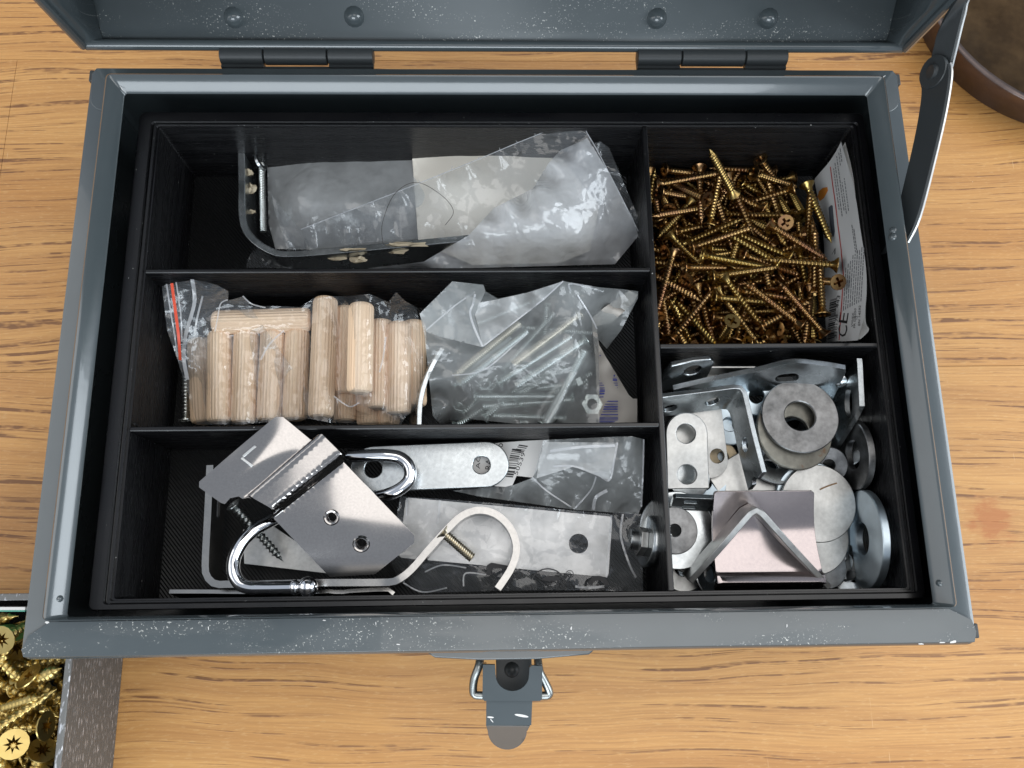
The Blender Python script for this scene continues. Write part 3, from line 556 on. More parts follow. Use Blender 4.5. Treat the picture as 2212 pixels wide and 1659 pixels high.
SIM_D = [(84,6.4,42.3,0.211,-0.434,0.53,-0.697), (113.4,34.1,42.3,0.701,0.681,0.08,-0.198), (85.1,65.8,42.3,0.202,-0.536,-0.428,-0.7), (76,48.5,42.3,0.091,0.661,-0.181,-0.722), (104.7,60.9,42.3,0.095,0.593,-0.343,0.722), (83,67.2,42.3,0.569,0.19,-0.658,0.455), (83.7,33.4,42.3,0.455,-0.33,0.601,0.568), (72.8,35.7,42.3,0.727,0.617,0.299,0.043), (105.4,67.8,42.3,0.667,0.475,0.494,0.292), (103.1,38.8,42.3,0.727,0.615,-0.302,-0.045), (69.7,8.1,42.3,0.162,-0.397,0.558,-0.71), (74.6,2.4,45.8,0.583,-0.573,-0.533,0.217), (82.3,4.5,42.3,0.698,-0.532,-0.432,0.208), (102.6,1.4,42.3,0.672,-0.483,-0.486,0.281), (64.7,20.7,42.3,0.684,-0.464,-0.505,-0.25), (66.1,61,42.3,0.67,0.479,-0.49,-0.286), (79.5,53.4,42.3,0.728,-0.269,-0.63,-0.008), (88.5,60.5,43.2,0.755,0.619,-0.209,0.051), (84.7,9.1,45.2,0.017,0.28,0.681,-0.676), (81.9,11.7,43.9,0.167,0.624,0.059,-0.761), (102.3,56.1,42.4,0.523,0.682,0.046,0.509), (64.3,38.5,42.3,0.502,-0.64,0.246,0.528), (87.5,36.6,44.1,0.396,-0.058,-0.616,-0.678), (80.4,67.3,44.7,0.376,0.189,-0.71,-0.565), (55.3,34.1,42.3,0.162,0.112,0.676,-0.71), (91.9,23,42.3,0.496,-0.624,0.284,-0.533), (105.2,59.6,44.9,0.482,0.598,0.376,0.518), (95.7,64.9,43.5,0.121,-0.563,0.306,0.758), (105.3,2.2,44.5,0.451,-0.678,0.312,-0.488), (80.2,29.6,47.1,0.54,0.653,-0.203,-0.49), (103.6,65,42.9,0.067,-0.587,0.311,0.744), (83.7,29.1,44.5,0.244,-0.68,-0.023,0.691), (72.7,18.4,45.1,0.214,0.398,0.549,0.703), (106.5,6.2,45.5,0.594,-0.024,-0.773,-0.22), (111.1,37.9,42.3,0.333,0.443,0.523,-0.648), (104.3,62.2,45.3,0.75,-0.201,-0.623,0.091), (65.9,55.3,44.2,0.254,0.463,-0.462,-0.713), (66.3,65.9,44.3,0.636,-0.304,-0.527,0.475), (105.3,74.2,42.3,0.163,-0.676,0.111,-0.71), (69.9,32,44.1,0.508,0.51,-0.523,0.457), (58,8.9,42.3,0.636,-0.537,-0.425,-0.354), (59.6,16.9,45.6,0.701,-0.663,0.076,-0.25), (59.1,40.8,42.3,0.261,0.497,-0.472,0.68), (96,33.5,45.2,0.698,-0.172,0.695,0.031), (94.7,17.5,42.3,0.583,-0.35,-0.59,0.436), (60.3,64.8,48.7,0.026,-0.089,0.8,0.593), (106.6,61.8,47.9,0.677,-0.381,-0.542,-0.321), (115.7,29.8,43.6,0.661,0.509,-0.388,0.392), (69.7,48.4,48.3,0.622,-0.424,-0.657,0.039), (62.4,23.6,50.1,0.141,0.531,0.535,-0.642), (105,36.8,47.5,0.493,0.215,-0.668,0.515), (109.5,63.4,47.5,0.746,0.422,-0.223,0.464), (62.2,35.4,45.3,0.387,-0.34,0.637,0.574), (83.5,4,47.5,0.339,0.194,0.806,0.446), (105.1,65.4,45.4,0.55,-0.526,-0.192,0.62), (105.3,20.9,42.3,0.436,0.58,0.364,0.584), (60.8,9.2,42.9,0.438,0.346,0.613,-0.559), (96.6,53.8,45,0.009,-0.268,-0.513,-0.815), (95.7,25.6,46.2,0.142,0.085,0.766,-0.622), (90.6,51.9,43.7,0.679,0.707,-0.159,0.118), (76.6,17.9,44,0.454,-0.72,0.065,-0.521), (88.5,66.8,47.7,0.42,-0.011,-0.657,0.626), (85.8,23,46.9,0.469,0.758,0.011,-0.453), (65.9,2.7,46.4,0.461,-0.539,0.327,-0.625), (103,39.4,44.8,0.69,-0.012,0.685,0.232), (101,5.8,47.1,0.142,0.669,0.281,-0.674), (68.1,68.2,42.3,0.685,-0.032,-0.685,0.248), (70.8,47,44.5,0.722,-0.407,-0.439,-0.348), (103.1,70.8,46.4,0.658,-0.389,0.588,-0.266), (55.4,17.5,45.7,0.377,-0.282,-0.472,-0.746), (95.6,30,49.8,0.506,0.609,0.052,-0.609), (93.7,12.1,46.7,0.195,0.561,0.47,-0.653), (103.5,-0.6,46,0.297,0.612,0.498,0.538), (96.7,49.6,45.5,0.475,0.201,0.694,0.502), (111.7,50.3,51.1,0.814,0.241,-0.149,-0.506), (104.7,53.4,47.7,0.328,-0.414,0.629,-0.57), (79.2,49.5,44.6,0.003,0.312,0.631,0.71), (65.2,42.6,46.2,0.027,-0.235,0.476,0.847), (81.8,9.1,49.2,0.248,0.425,-0.488,0.72), (106.3,27.4,46,0.288,0.572,0.445,-0.625), (96.6,15.8,49.4,0.332,-0.533,-0.48,0.612), (101.5,47.5,46.7,0.746,-0.379,-0.478,0.267), (66.7,24.8,49.3,0.123,-0.374,-0.53,-0.751), (88.7,42.1,47,0.424,0.47,-0.162,-0.757), (80.1,19.9,48.7,0.536,-0.605,0.254,0.532), (99.7,12.2,45.3,0.388,0.563,0.023,-0.729), (95,41.8,45.8,0.492,-0.752,0.215,-0.384), (109.1,29.2,48,0.283,0.352,-0.722,0.524), (95.7,39.2,45.6,0.583,-0.089,-0.546,0.595), (71.2,25.9,45.6,0.495,0.179,-0.521,-0.672), (105.2,13.5,47.6,0.584,0.257,0.728,0.249), (66.1,7,50.7,0.48,-0.871,-0.041,0.099), (97.5,19,49.6,0.236,-0.658,0.016,-0.715), (95.5,36.4,50.3,0.496,0.547,0.463,0.491), (105.3,42.4,49.5,0.66,-0.495,0.449,-0.343), (75.6,73.2,46.8,0.651,-0.113,-0.737,0.141), (80.4,36,47.3,0.767,0.353,-0.335,0.417), (104.9,18.8,46.9,0.495,-0.424,0.368,0.663), (55.4,3.9,50.8,0.65,-0.233,-0.199,-0.696), (83.8,27.2,49.4,0.618,-0.66,0.232,0.358), (79.2,44.3,47.9,0.641,-0.057,-0.765,0.017), (104.9,13.9,50.4,0.62,0.668,-0.301,-0.281), (99.1,2.3,49,0.69,-0.311,-0.575,0.311), (57.8,61.3,49.4,0.524,0.831,-0.181,0.031), (64,52.2,49.2,0.484,-0.551,-0.598,-0.323), (101.7,5.7,53.7,0.096,0.8,0.208,0.555), (69.7,7,49.8,0.683,0.196,0.491,0.504), (112.6,28.8,46.5,0.173,-0.333,-0.648,-0.662), (103.8,8.8,50.6,0.59,-0.695,0.311,-0.27), (70.4,58.6,46.1,0.406,0.196,0.692,-0.564), (95.5,23.2,48.5,0.62,0.123,0.431,0.644), (100.3,14.1,53.3,0.008,-0.407,-0.582,0.704), (66.7,15.2,49,0.582,0.61,-0.034,-0.537), (97.1,28.3,50.8,0.197,0.268,0.573,0.75), (96.6,14.5,53.1,0.313,-0.184,-0.67,0.648), (111.2,31.3,51,0.625,-0.541,0.199,0.526), (65.6,23.7,52.5,0.682,0.44,-0.578,-0.08), (69.6,37.6,47.1,0.112,0.667,0.093,-0.73), (76.6,75.7,46.1,0.784,-0.092,-0.589,0.174), (95.3,75.6,48.7,0.548,-0.41,0.579,-0.443), (67.5,39.2,49.9,0.311,0.527,-0.416,-0.673), (66.6,53.2,51.2,0.468,-0.817,0.064,-0.33), (107.8,70.6,49.3,0.604,0.137,-0.37,-0.692), (113.5,34.9,49.5,0.367,-0.433,0.397,0.721), (108.9,9.1,49.9,0.775,-0.136,-0.377,0.489), (75.1,34.3,48.4,0.825,0.18,-0.4,0.357), (66.4,40.2,47.6,0.479,-0.424,-0.539,0.548), (69.1,11.9,52,0.733,-0.009,-0.669,-0.123), (82.2,62.5,47.1,0.446,0.739,0.207,-0.46), (101.6,23.9,52.3,0.706,0.252,-0.658,0.069), (91.3,45.5,50.8,0.302,0.212,-0.792,-0.485), (80.6,24.7,51.7,0.254,-0.008,-0.721,0.644), (98.9,33.5,53.7,0.587,0.432,0.4,-0.556), (67.7,8.1,53,0.474,0.83,-0.03,0.293), (62.5,66.9,47.4,0.128,0.007,0.483,-0.866), (71.2,65.2,47.4,0.775,0.291,-0.384,-0.41), (105,51.5,50.1,0.728,0.372,-0.573,0.048), (56.3,49.1,47.4,0.541,0.616,0.472,-0.325), (89.4,0.3,50.4,0.133,-0.317,-0.094,-0.935), (116.2,-1.7,61.9,0.008,0.555,-0.831,-0.042), (72.2,12.9,49.6,0.742,0.04,-0.576,-0.342), (63.4,15.9,50.1,0.604,0.723,-0.254,-0.219), (83,9.2,51.8,0.67,0.48,-0.531,-0.197), (110.8,3.4,51.1,0.803,-0.403,-0.137,0.417), (110.6,14.3,51.9,0.622,-0.06,-0.521,-0.581), (66.3,33.9,53.4,0.688,-0.026,-0.72,-0.088), (81.2,33.5,53.9,0.315,-0.433,0.448,-0.716), (66,-0.2,45.5,0.816,-0.076,-0.549,0.165), (114.7,52.7,50.7,0.327,0.101,-0.545,0.766), (100.5,61.9,51.4,0.429,0.408,0.308,0.745), (103.1,44.9,51.7,0.559,0.353,0.167,0.732), (112.9,13,53.3,0.585,-0.611,0.315,0.43), (106.1,59.1,51.7,0.643,0.528,0.404,-0.38), (88.2,39.3,51.7,0.058,-0.514,-0.195,0.833), (104.3,49.1,54.2,0.299,-0.469,-0.733,-0.392), (72.5,12.2,54.1,0.443,0.516,-0.456,0.574), (86.3,26.6,50.8,0.074,0.399,0.405,-0.819), (96.7,54,49.3,0.647,0.379,-0.101,0.654), (111.9,12.1,57.2,0.417,-0.714,-0.371,-0.423), (111.3,9.3,54.3,0.645,0.74,-0.104,0.158), (100.2,-1.7,49.9,0.714,-0.315,-0.425,0.458), (67.5,-1.7,47.7,0.747,-0.278,-0.376,0.472), (78.8,65.4,46.3,0.715,-0.115,0.513,0.46), (73.3,40.3,50.8,0.085,0.591,0.022,-0.802), (100.4,36.5,56,0.6,0.12,-0.786,0.089), (61,2.8,50.3,0.326,-0.247,0.234,-0.882), (77.4,63.5,51.3,0.593,-0.649,0.376,0.293), (72.6,66.9,48.8,0.619,0.057,0.414,-0.665), (116.2,24,61.8,0.614,0.578,-0.394,0.365), (88.6,25.8,54,0.66,-0.185,-0.646,0.336), (72.7,-1.6,58.1,0.173,0.793,0.39,0.436), (98.4,-0.8,54.3,0.101,-0.502,0.023,0.859), (67.5,55.4,53.4,0.525,-0.085,0.835,0.141), (71.3,9.9,56,0.751,0.589,0.108,0.279), (89.4,15.2,53.5,0.279,0.567,0.156,0.759), (89.4,15.1,56.3,0.683,0.699,-0.038,-0.21), (107.7,10.1,56.1,0.427,0.027,0.697,-0.575), (115.2,64,47.6,0.458,0.24,0.409,-0.752), (108.5,-0.3,49.7,0.754,0.125,-0.354,-0.539), (107.2,69.2,52.1,0.097,-0.489,-0.064,0.865), (114.5,11.8,55.4,0.072,0.181,0.519,-0.833), (95.9,50.5,51,0.816,0.349,0.39,-0.245), (75.2,12.8,55.1,0.03,0.086,-0.739,-0.668), (86.2,13.6,55.1,0.651,0.669,-0.35,0.083), (116,33.3,59.1,0.092,0.155,0.719,-0.672), (90,63.7,51.4,0.604,0.613,0.33,0.389), (116.2,49,56.1,0.094,0.174,0.778,-0.596), (85.8,11.7,58.4,0.257,0.08,-0.752,-0.602), (91.8,58.3,53.7,0.64,-0.493,-0.494,-0.321), (103.1,12.4,59.3,0.511,-0.214,-0.607,0.57), (78.7,51.2,50.2,0.124,-0.625,-0.278,0.719), (96.6,55,52,0.561,-0.364,-0.727,0.153), (96.1,40.9,57.7,0.549,0.62,0.132,0.545), (98.1,-1.6,60.5,0.308,0.567,0.293,0.706), (63.9,25.4,54.2,0.504,-0.276,-0.789,-0.216), (98.3,19.9,58.3,0.41,0.505,-0.467,-0.599), (89.3,17.8,58.9,0.752,-0.13,-0.634,0.122), (108.4,14.2,60.8,0.514,0.132,0.703,-0.474), (88.8,41,54.7,0.39,0.478,0.369,-0.695), (114.5,28.1,51.7,0.096,-0.204,0.531,0.817), (85.3,51.9,52.4,0.183,-0.071,-0.734,-0.65), (60.4,9.3,55.3,0.716,-0.651,-0.21,-0.14), (92.3,39.7,57.6,0.385,-0.235,0.606,-0.655), (79.5,47,53.5,0.003,0.749,0.254,-0.611), (82.4,61.8,54.9,0.675,0.701,-0.227,0.044), (116.2,37.9,56.7,0.155,0.134,-0.748,0.631), (116.2,7.6,56.3,0.824,-0.113,-0.111,-0.544), (80.4,5.3,52.8,0.873,-0.069,0.083,0.475), (101,32.7,55.8,0.106,-0.602,0.062,0.789)]
SIM_T = [(-176.1,-133.5,9.6,0.642,-0.705,0.298,0.047), (-179.6,-106.6,5.2,0.554,-0.609,0.306,0.478), (-197.2,-109.2,5.2,0.297,0.017,-0.682,-0.669), (-197.4,-161.6,20.1,0.026,0.934,0.27,0.231), (-181.9,-145.5,5.2,0.28,-0,-0.682,-0.676), (-157.2,-106.2,8.5,0.534,0.641,-0.385,0.395), (-179,-138.1,5.2,0.032,-0.233,0.641,0.731), (-201.7,-112.9,7.9,0.787,-0.596,0.145,0.067), (-159.2,-124.9,12.6,0.677,0.487,-0.485,0.263), (-201,-139.8,8.8,0.524,-0.351,0.475,0.614), (-154.3,-142.2,5.2,0.623,-0.553,-0.4,-0.383), (-208.8,-120.3,5.2,0.168,-0.109,0.673,0.712), (-203.3,-138.5,20.1,0.535,0.641,0.335,-0.437), (-197,-142.9,5.2,0.146,-0.13,0.669,0.717), (-163.8,-91.2,31.1,0.153,0.198,-0.968,0.005), (-208.1,-143,7.4,0.775,-0.627,0.077,0.013), (-166.5,-133.5,9.5,0.642,-0.503,-0.265,-0.515), (-171.1,-158.2,11,0.385,-0.512,-0.402,0.654), (-176.8,-148.7,10.7,0.634,-0.591,-0.16,-0.472), (-193.5,-121,11.3,0.625,0.589,0.404,0.315), (-172,-106,12.6,0.415,0.78,-0.156,0.441), (-184.6,-125.9,16,0.537,-0.764,-0.035,0.356), (-167.3,-103.5,7,0.718,0.522,-0.372,-0.272), (-172.2,-116.2,15.6,0.607,-0.706,-0.33,0.158), (-178.5,-97.7,10.3,0.641,-0.402,0.562,-0.335), (-168.2,-145.4,17.3,0.784,-0.449,0.035,-0.428), (-201.7,-112.6,18.9,0.068,-0.336,-0.362,-0.867), (-205.9,-148.3,9.8,0.149,-0.154,0.537,0.816), (-197.2,-156.7,14.3,0.488,-0.621,0.589,-0.174), (-169.5,-106.7,17,0.422,0.509,0.528,0.533), (-154.2,-123,20.6,0.339,0.44,0.618,-0.556), (-162.4,-148,8,0.559,-0.214,0.573,0.559), (-158.6,-161.7,20.3,0.032,-0.98,-0.195,-0.006), (-183.1,-157.7,17.5,0.685,-0.468,-0.434,0.352), (-174.1,-123.8,13.5,0.544,-0.175,-0.781,-0.252), (-164.5,-103.7,29.7,0.002,0.553,0.75,-0.364), (-193.1,-124.3,15,0.559,0.798,0.213,-0.072), (-208.6,-95,27.5,0.113,0.81,-0.562,0.124), (-193.4,-91.2,16.1,0.6,0.176,-0.775,-0.091), (-202.6,-100.9,24.8,0.082,0.917,-0.269,0.283), (-166.5,-155.3,15.6,0.69,0.429,-0.31,-0.493), (-197.1,-91.2,25.9,0.506,0.402,0.231,0.728), (-177.1,-128.7,19.7,0.121,-0.501,0.584,0.628), (-188.1,-95.7,13,0.068,-0.388,0.232,-0.89), (-176.4,-152.6,21.6,0.502,-0.029,-0.795,-0.339), (-157,-104.6,27.5,0.207,0.949,0.168,-0.169), (-189.1,-147.5,21.3,0.109,-0.668,-0.594,0.434), (-154.2,-96.7,19.5,0.974,-0.114,-0.058,-0.189), (-198.9,-144.5,18,0.486,-0.542,-0.027,-0.685), (-187.8,-149.7,16.6,0.442,0.269,-0.162,0.84), (-181.1,-106.3,21.9,0.137,-0.775,0.259,0.56), (-197.2,-99.6,22.5,0.474,0.63,0.615,-0.01), (-189,-130.2,19.2,0.496,0.089,0.729,-0.464), (-189.3,-107.7,26,0.635,0.579,0.126,-0.496), (-195.9,-129.2,21.3,0.317,-0.302,0.44,0.784), (-184.3,-121,22.9,0.369,0.698,0.098,0.605), (-171.9,-118.2,22.5,0.173,-0.662,0.186,0.705), (-164.9,-149.5,14.6,0.774,-0.386,0.08,-0.494), (-181.2,-133,21.8,0.319,0.559,-0.306,0.701), (-199.4,-129.9,25.1,0.42,0.224,0.675,-0.564), (-208.7,-137.3,23.6,0.072,-0.145,-0.762,-0.627), (-175,-153.2,16.8,0.234,-0.487,0.001,-0.842), (-178.6,-92.4,30.8,0.49,0.217,-0.843,-0.04), (-175.8,-94.1,19.5,0.876,0.098,-0.083,0.465), (-195,-109.9,29.9,0.405,-0.469,-0.761,0.191), (-162.2,-125.7,25.7,0.314,-0.385,-0.363,-0.789), (-154.2,-154.7,25.8,0.289,-0.937,-0.197,-0.023), (-160.2,-119.4,21.4,0.903,-0.327,-0.275,-0.045), (-202.5,-143.2,28.1,0.569,0.727,0.189,-0.334), (-182.9,-161.6,33.1,0.095,-0.723,0.047,-0.682), (-208.8,-120.7,26.6,0.553,-0.621,-0.386,-0.4), (-204.7,-125.7,28,0.735,-0.593,0.174,0.279)]
import numpy as np
# ---------------------------------------------------------------- fasteners
def screw_mesh(name, L, rc, rt, pitch, rh, hh, m, tip=3.0, recess='cross', shank=0.0, n=12):
    mb = MB(); zt = L/2 - hh; zb = -L/2; st = pitch / 4; nz = int((zt - shank - zb) / st); prof = []
    vs = []; fs = []
    for i in range(nz + 1):
        z = zb + i * st
        for k in range(n):
            a = 2 * math.pi * k / n; ph = (z / pitch - k / n) % 1.0; tooth = max(0, 1 - abs(ph - .5) / .28)
            taper = min(1, max(.06, (z - zb) / tip)) if tip else 1
            r = (rc + (rt - rc) * tooth ** .8) * taper
            vs.append(V((r * math.cos(a), r * math.sin(a), z)))
    rings = nz + 1
    for (r, z) in ((rc * 1.02, zt - shank + .02), (rc * 1.05, zt), (rc + (rh - rc) * .35, zt + hh * .45), (rh * .93, zt + hh * .82), (rh, zt + hh * .9), (rh * .985, zt + hh)):
        for k in range(n): a = 2*math.pi*k/n; vs.append(V((r * math.cos(a), r * math.sin(a), z)))
        rings += 1
    for i in range(rings - 1):
        for k in range(n): fs.append((i*n + k, i*n + (k+1) % n, (i+1)*n + (k+1) % n, (i+1)*n + k))
    fs.append(tuple(range(n))[::-1]); base = (rings - 1) * n; zt2 = L / 2
    # recess
    w, l = rh * .16, rh * .60; cr = [(l, -w), (l, w), (w, w), (w, l), (-w, l), (-w, w), (-l, w), (-l, -w), (-w, -w), (-w, -l), (w, -l), (w, -w)]
    if recess == 'star': cr = [((.62 if k % 2 == 0 else .26) * rh * math.cos(2*math.pi*k/16), (.62 if k % 2 == 0 else .26) * rh * math.sin(2*math.pi*k/16)) for k in range(16)]
    if recess:
        O = [(vs[base + k].x, vs[base + k].y) for k in range(n)]; c = len(vs)
        r = delaunay_2d_cdt([V(p) for p in O] + [V(p) for p in cr], [(i, (i+1) % n) for i in range(n)] + [(n + i, n + (i+1) % len(cr)) for i in range(len(cr))], [], 0, 1e-6)
        vs += [V((p[0], p[1], zt2)) for p in cr] + [V((p[0] * .35, p[1] * .35, zt2 - hh * .75)) for p in cr]
        ids = [base + i for i in range(n)] + [c + i for i in range(len(cr))]
        for f in r[2]:
            ff = [r[3][i][0] if r[3][i] else -1 for i in f]
            q = sum((r[0][i] for i in f), V((0, 0))) / len(f)
            if -1 not in ff and not inpoly(q.x, q.y, cr): fs.append(tuple(ids[i] for i in ff))
        k = len(cr)
        for i in range(k): fs.append((c + i, c + (i+1) % k, c + k + (i+1) % k, c + k + i))
        fs.append(tuple(c + k + i for i in range(k)))
    else: fs.append(tuple(base + i for i in range(n)))
    me = bpy.data.meshes.new(name); me.from_pydata([v * MM for v in vs], [], fs)
    bm = bmesh.new(); bm.from_mesh(me); bmesh.ops.recalc_face_normals(bm, faces=bm.faces); bm.to_mesh(me); bm.free()
    me.materials.append(m); finish(me, 38); return me
def place(name, me, loc, quat, label, cat, group=None):
    o = link(bpy.data.objects.new(name, me)); o.location = V(loc) * MM; o.rotation_mode = 'QUATERNION'; o.rotation_quaternion = quat
    return tag(o, label, cat, group)
def between(name, me, head, tipp, label, cat, group=None, spin=0.0):
    h, t = V(head), V(tipp); d = (h - t).normalized(); q = d.to_track_quat('Z', 'Y') @ Quaternion((0, 0, 1), spin)
    return place(name, me, (h + t) / 2, q, label, cat, group)
SCREW = screw_mesh('yellow_wood_screw', 26, 1.08, 1.55, 1.3, 2.95, 2.7, M['yellow'])
G = 'yellow screws heaped in the compartment'
for (x, y, z, a, b, c, d) in SIM_D:
    ax = Quaternion((a, b, c, d)) @ V((0, 0, 13)); es = [proj(V((x, y, z)) + ax * k) for k in (-1, 0, 1)]
    if any(e[0] > 1757 + max(0, e[1] - 386) * .14 - max(0, e[1] - 560) * .10 for e in es): continue
    place('wood_screw', SCREW, (x, y, z), Quaternion((a, b, c, d)), 'yellow zinc wood screw in the heap inside the rear right compartment', 'screw', G)
H = [((520, 890), (1040, 990), 62, 60, 'long yellow screw lying across the middle of the heap, head to the left'),
     ((1550, 965), (1050, 925), 66, 60, 'yellow screw with its head resting against the red-lined paper label'),
     ((1030, 650), (1470, 920), 62, 62, 'yellow screw slanting down to the right below the heap centre, tip at label'),
     ((755, 410), (612, 145), 56, 72, 'yellow screw standing out of the heap, tip up against the rear wall'),
     ((1560, 1095), (1430, 1085), 71, 58, 'yellow screw pointing its cross-recess head up beside the paper label'),
     ((380, 985), (720, 990), 61, 58, 'greenish yellow screw lying left of centre with a wide pale head'),
     ((175, 345), (640, 258), 53, 57, 'yellow screw lying nearest the rear wall, tip to the right'),
     ((600, 1050), (1005, 995), 61, 61, 'yellow screw lying just below the long one, pale and bright'),
     ((690, 1060), (965, 1425), 60, 60, 'yellow screw slanting from the heap centre down towards the front divider'),
     ((1270, 1430), (905, 1145), 62, 62, 'yellow screw slanting up left with its head near the front right corner'),
     ((265, 730), (490, 945), 58, 57, 'yellow screw slanting down right near the left divider'),
     ((440, 830), (815, 705), 59, 59, 'yellow screw lying aslant left of the heap centre, rising to the right'),
     ((300, 860), (190, 1250), 60, 58, 'yellow screw lying upright along the left divider'),
     ((600, 1370), (1160, 1410), 57, 57, 'dark yellow screw lying level close to the front divider'),
     ((1325, 350), (1480, 720), 58, 60, 'yellow screw leaning along the left edge of the paper label'),
     ((285, 1540), (460, 1330), 58, 58, 'yellow screw slanting up right in the front left corner of the heap')]
for (h, t, zh, zt, lab) in H:
    ph, pt = at(Z5, *h, zh), at(Z5, *t, zt); d = (pt - ph); pt = ph + d.normalized() * 25
    pt.z = max(pt.z, 42)
    between('wood_screw', SCREW, ph, pt, lab, 'screw', spin=random.random() * 6)
BIG = screw_mesh('large_yellow_screw', 30, 1.55, 2.5, 2.6, 5.0, 4.4, M['yellow_big'], tip=6, recess='star', n=16)
for (x, y, z, a, b, c, d) in SIM_T:
    if z > 24.5: continue
    place('large_screw', BIG, (x, y, z), Quaternion((a, b, c, d)), 'large brass-yellow countersunk screw heaped in the grey tray beside the toolbox', 'screw', 'large screws in the grey tray')
T3 = zoomer(0, 1261.8, .2393)
for (h, t, zh, zt, lab) in (((118, 1445), (130, 1560), 38, 10, 'large yellow screw showing its star recess face-up at the left picture edge'),
                        ((180, 930), (540, 765), 20, 37, 'large yellow screw, tip up to the right, nearest below the toolbox corner'),
                        ((10, 1130), (330, 1030), 20, 36, 'large yellow screw lying at the left picture edge just above the star-faced one'),
                        ((-60, 1330), (515, 945), 34, 34, 'large yellow screw slanting up right with its threaded tip against the tray wall'),
                        ((420, 1280), (-100, 1300), 31, 28, 'large yellow screw lying level with its head edge-on near the tray wall'),
                        ((90, 440), (20, 700), 28, 22, 'large yellow screw with its head edge showing left of the toolbox corner')):
    ph, pt = at(T3, *h, zh), at(T3, *t, zt)
    if 'tip against' in lab: ph = pt + (ph - pt).normalized() * 30
    else: pt = ph + (pt - ph).normalized() * 30
    between('large_screw', BIG, ph, pt, lab, 'screw', spin=.3)

# ---------------------------------------------------------------- grey tray outside, card, pan
gt = thing('storage_tray', (-182, -128, 0), 'silver-grey 3d-printed tray of large screws standing left of the toolbox', 'tray')
gx0, gx1, gy0, gy1 = -216.0, -147.6, -172.0, U(20, 1296, 42).y + 2.2
for a, b in (((gx1 - 2.4, gy0, 0), (gx1, gy1, 41.5)), ((gx0, gy0, 0), (gx0 + 2.4, gy1, 41.5)), ((gx0 + 2.4, gy0, 0), (gx1 - 2.4, gy0 + 2.4, 41.5)), ((gx0 + 2.4, gy1 - 2.4, 0), (gx1 - 2.4, gy1, 41.5))):
    MB().box(a, b).build('side_wall', M['grey_print'], gt, smooth=None, bevel=.4)
MB().box((gx0 + 2.4, gy0 + 2.4, .3), (gx1 - 2.4, gy1 - 2.4, 2)).build('floor', M['black_floor'], gt, smooth=None)
ca, cb = at(T3, -200, 235, 38), at(T3, 225, 235, 38)
cd = MB().prism([ca, cb, cb + V((0, 1.1, 0)), ca + V((0, 1.1, 0))], (0, 0, -22)).build('packaging_card', M['paper'], None, bevel=.1)
tag(cd, 'white card with a teal edge stuck behind the large screws in the grey tray', 'card')
cb2 = MB().prism([ca + V((0, -.5, .05)), cb + V((0, -.5, .05)), cb + V((0, -.02, .05)), ca + V((0, -.02, .05))], (0, 0, -22)).build('teal_edge', M['teal'], cd)
pan = thing('iron_pan', (272, 191, 0), 'round dark brown rusty iron pan standing on the table behind the toolbox', 'pan')
Mp = Matrix.Translation((272, 191, 0))
MB().revolve([(68, .3), (70.5, 1), (76.5, 20.4), (76.2, 21.2), (75, 21.4), (73.4, 21.0), (72.8, 19.6)], Mp, 96, cap=False).build('rim', M['rust_rim'], pan, smooth=60)
MB().revolve([(72.8, 19.7), (72.2, 19.2), (68, 8), (66, 6.4), (30, 6.0), (.05, 6.0)], Mp, 96, cap=False).build('bottom', M['rust_iron'], pan, smooth=60)
MB().revolve([(68.2, .2), (.05, .2)], Mp, 96, cap=False).build('underside', M['rust_iron'], pan)

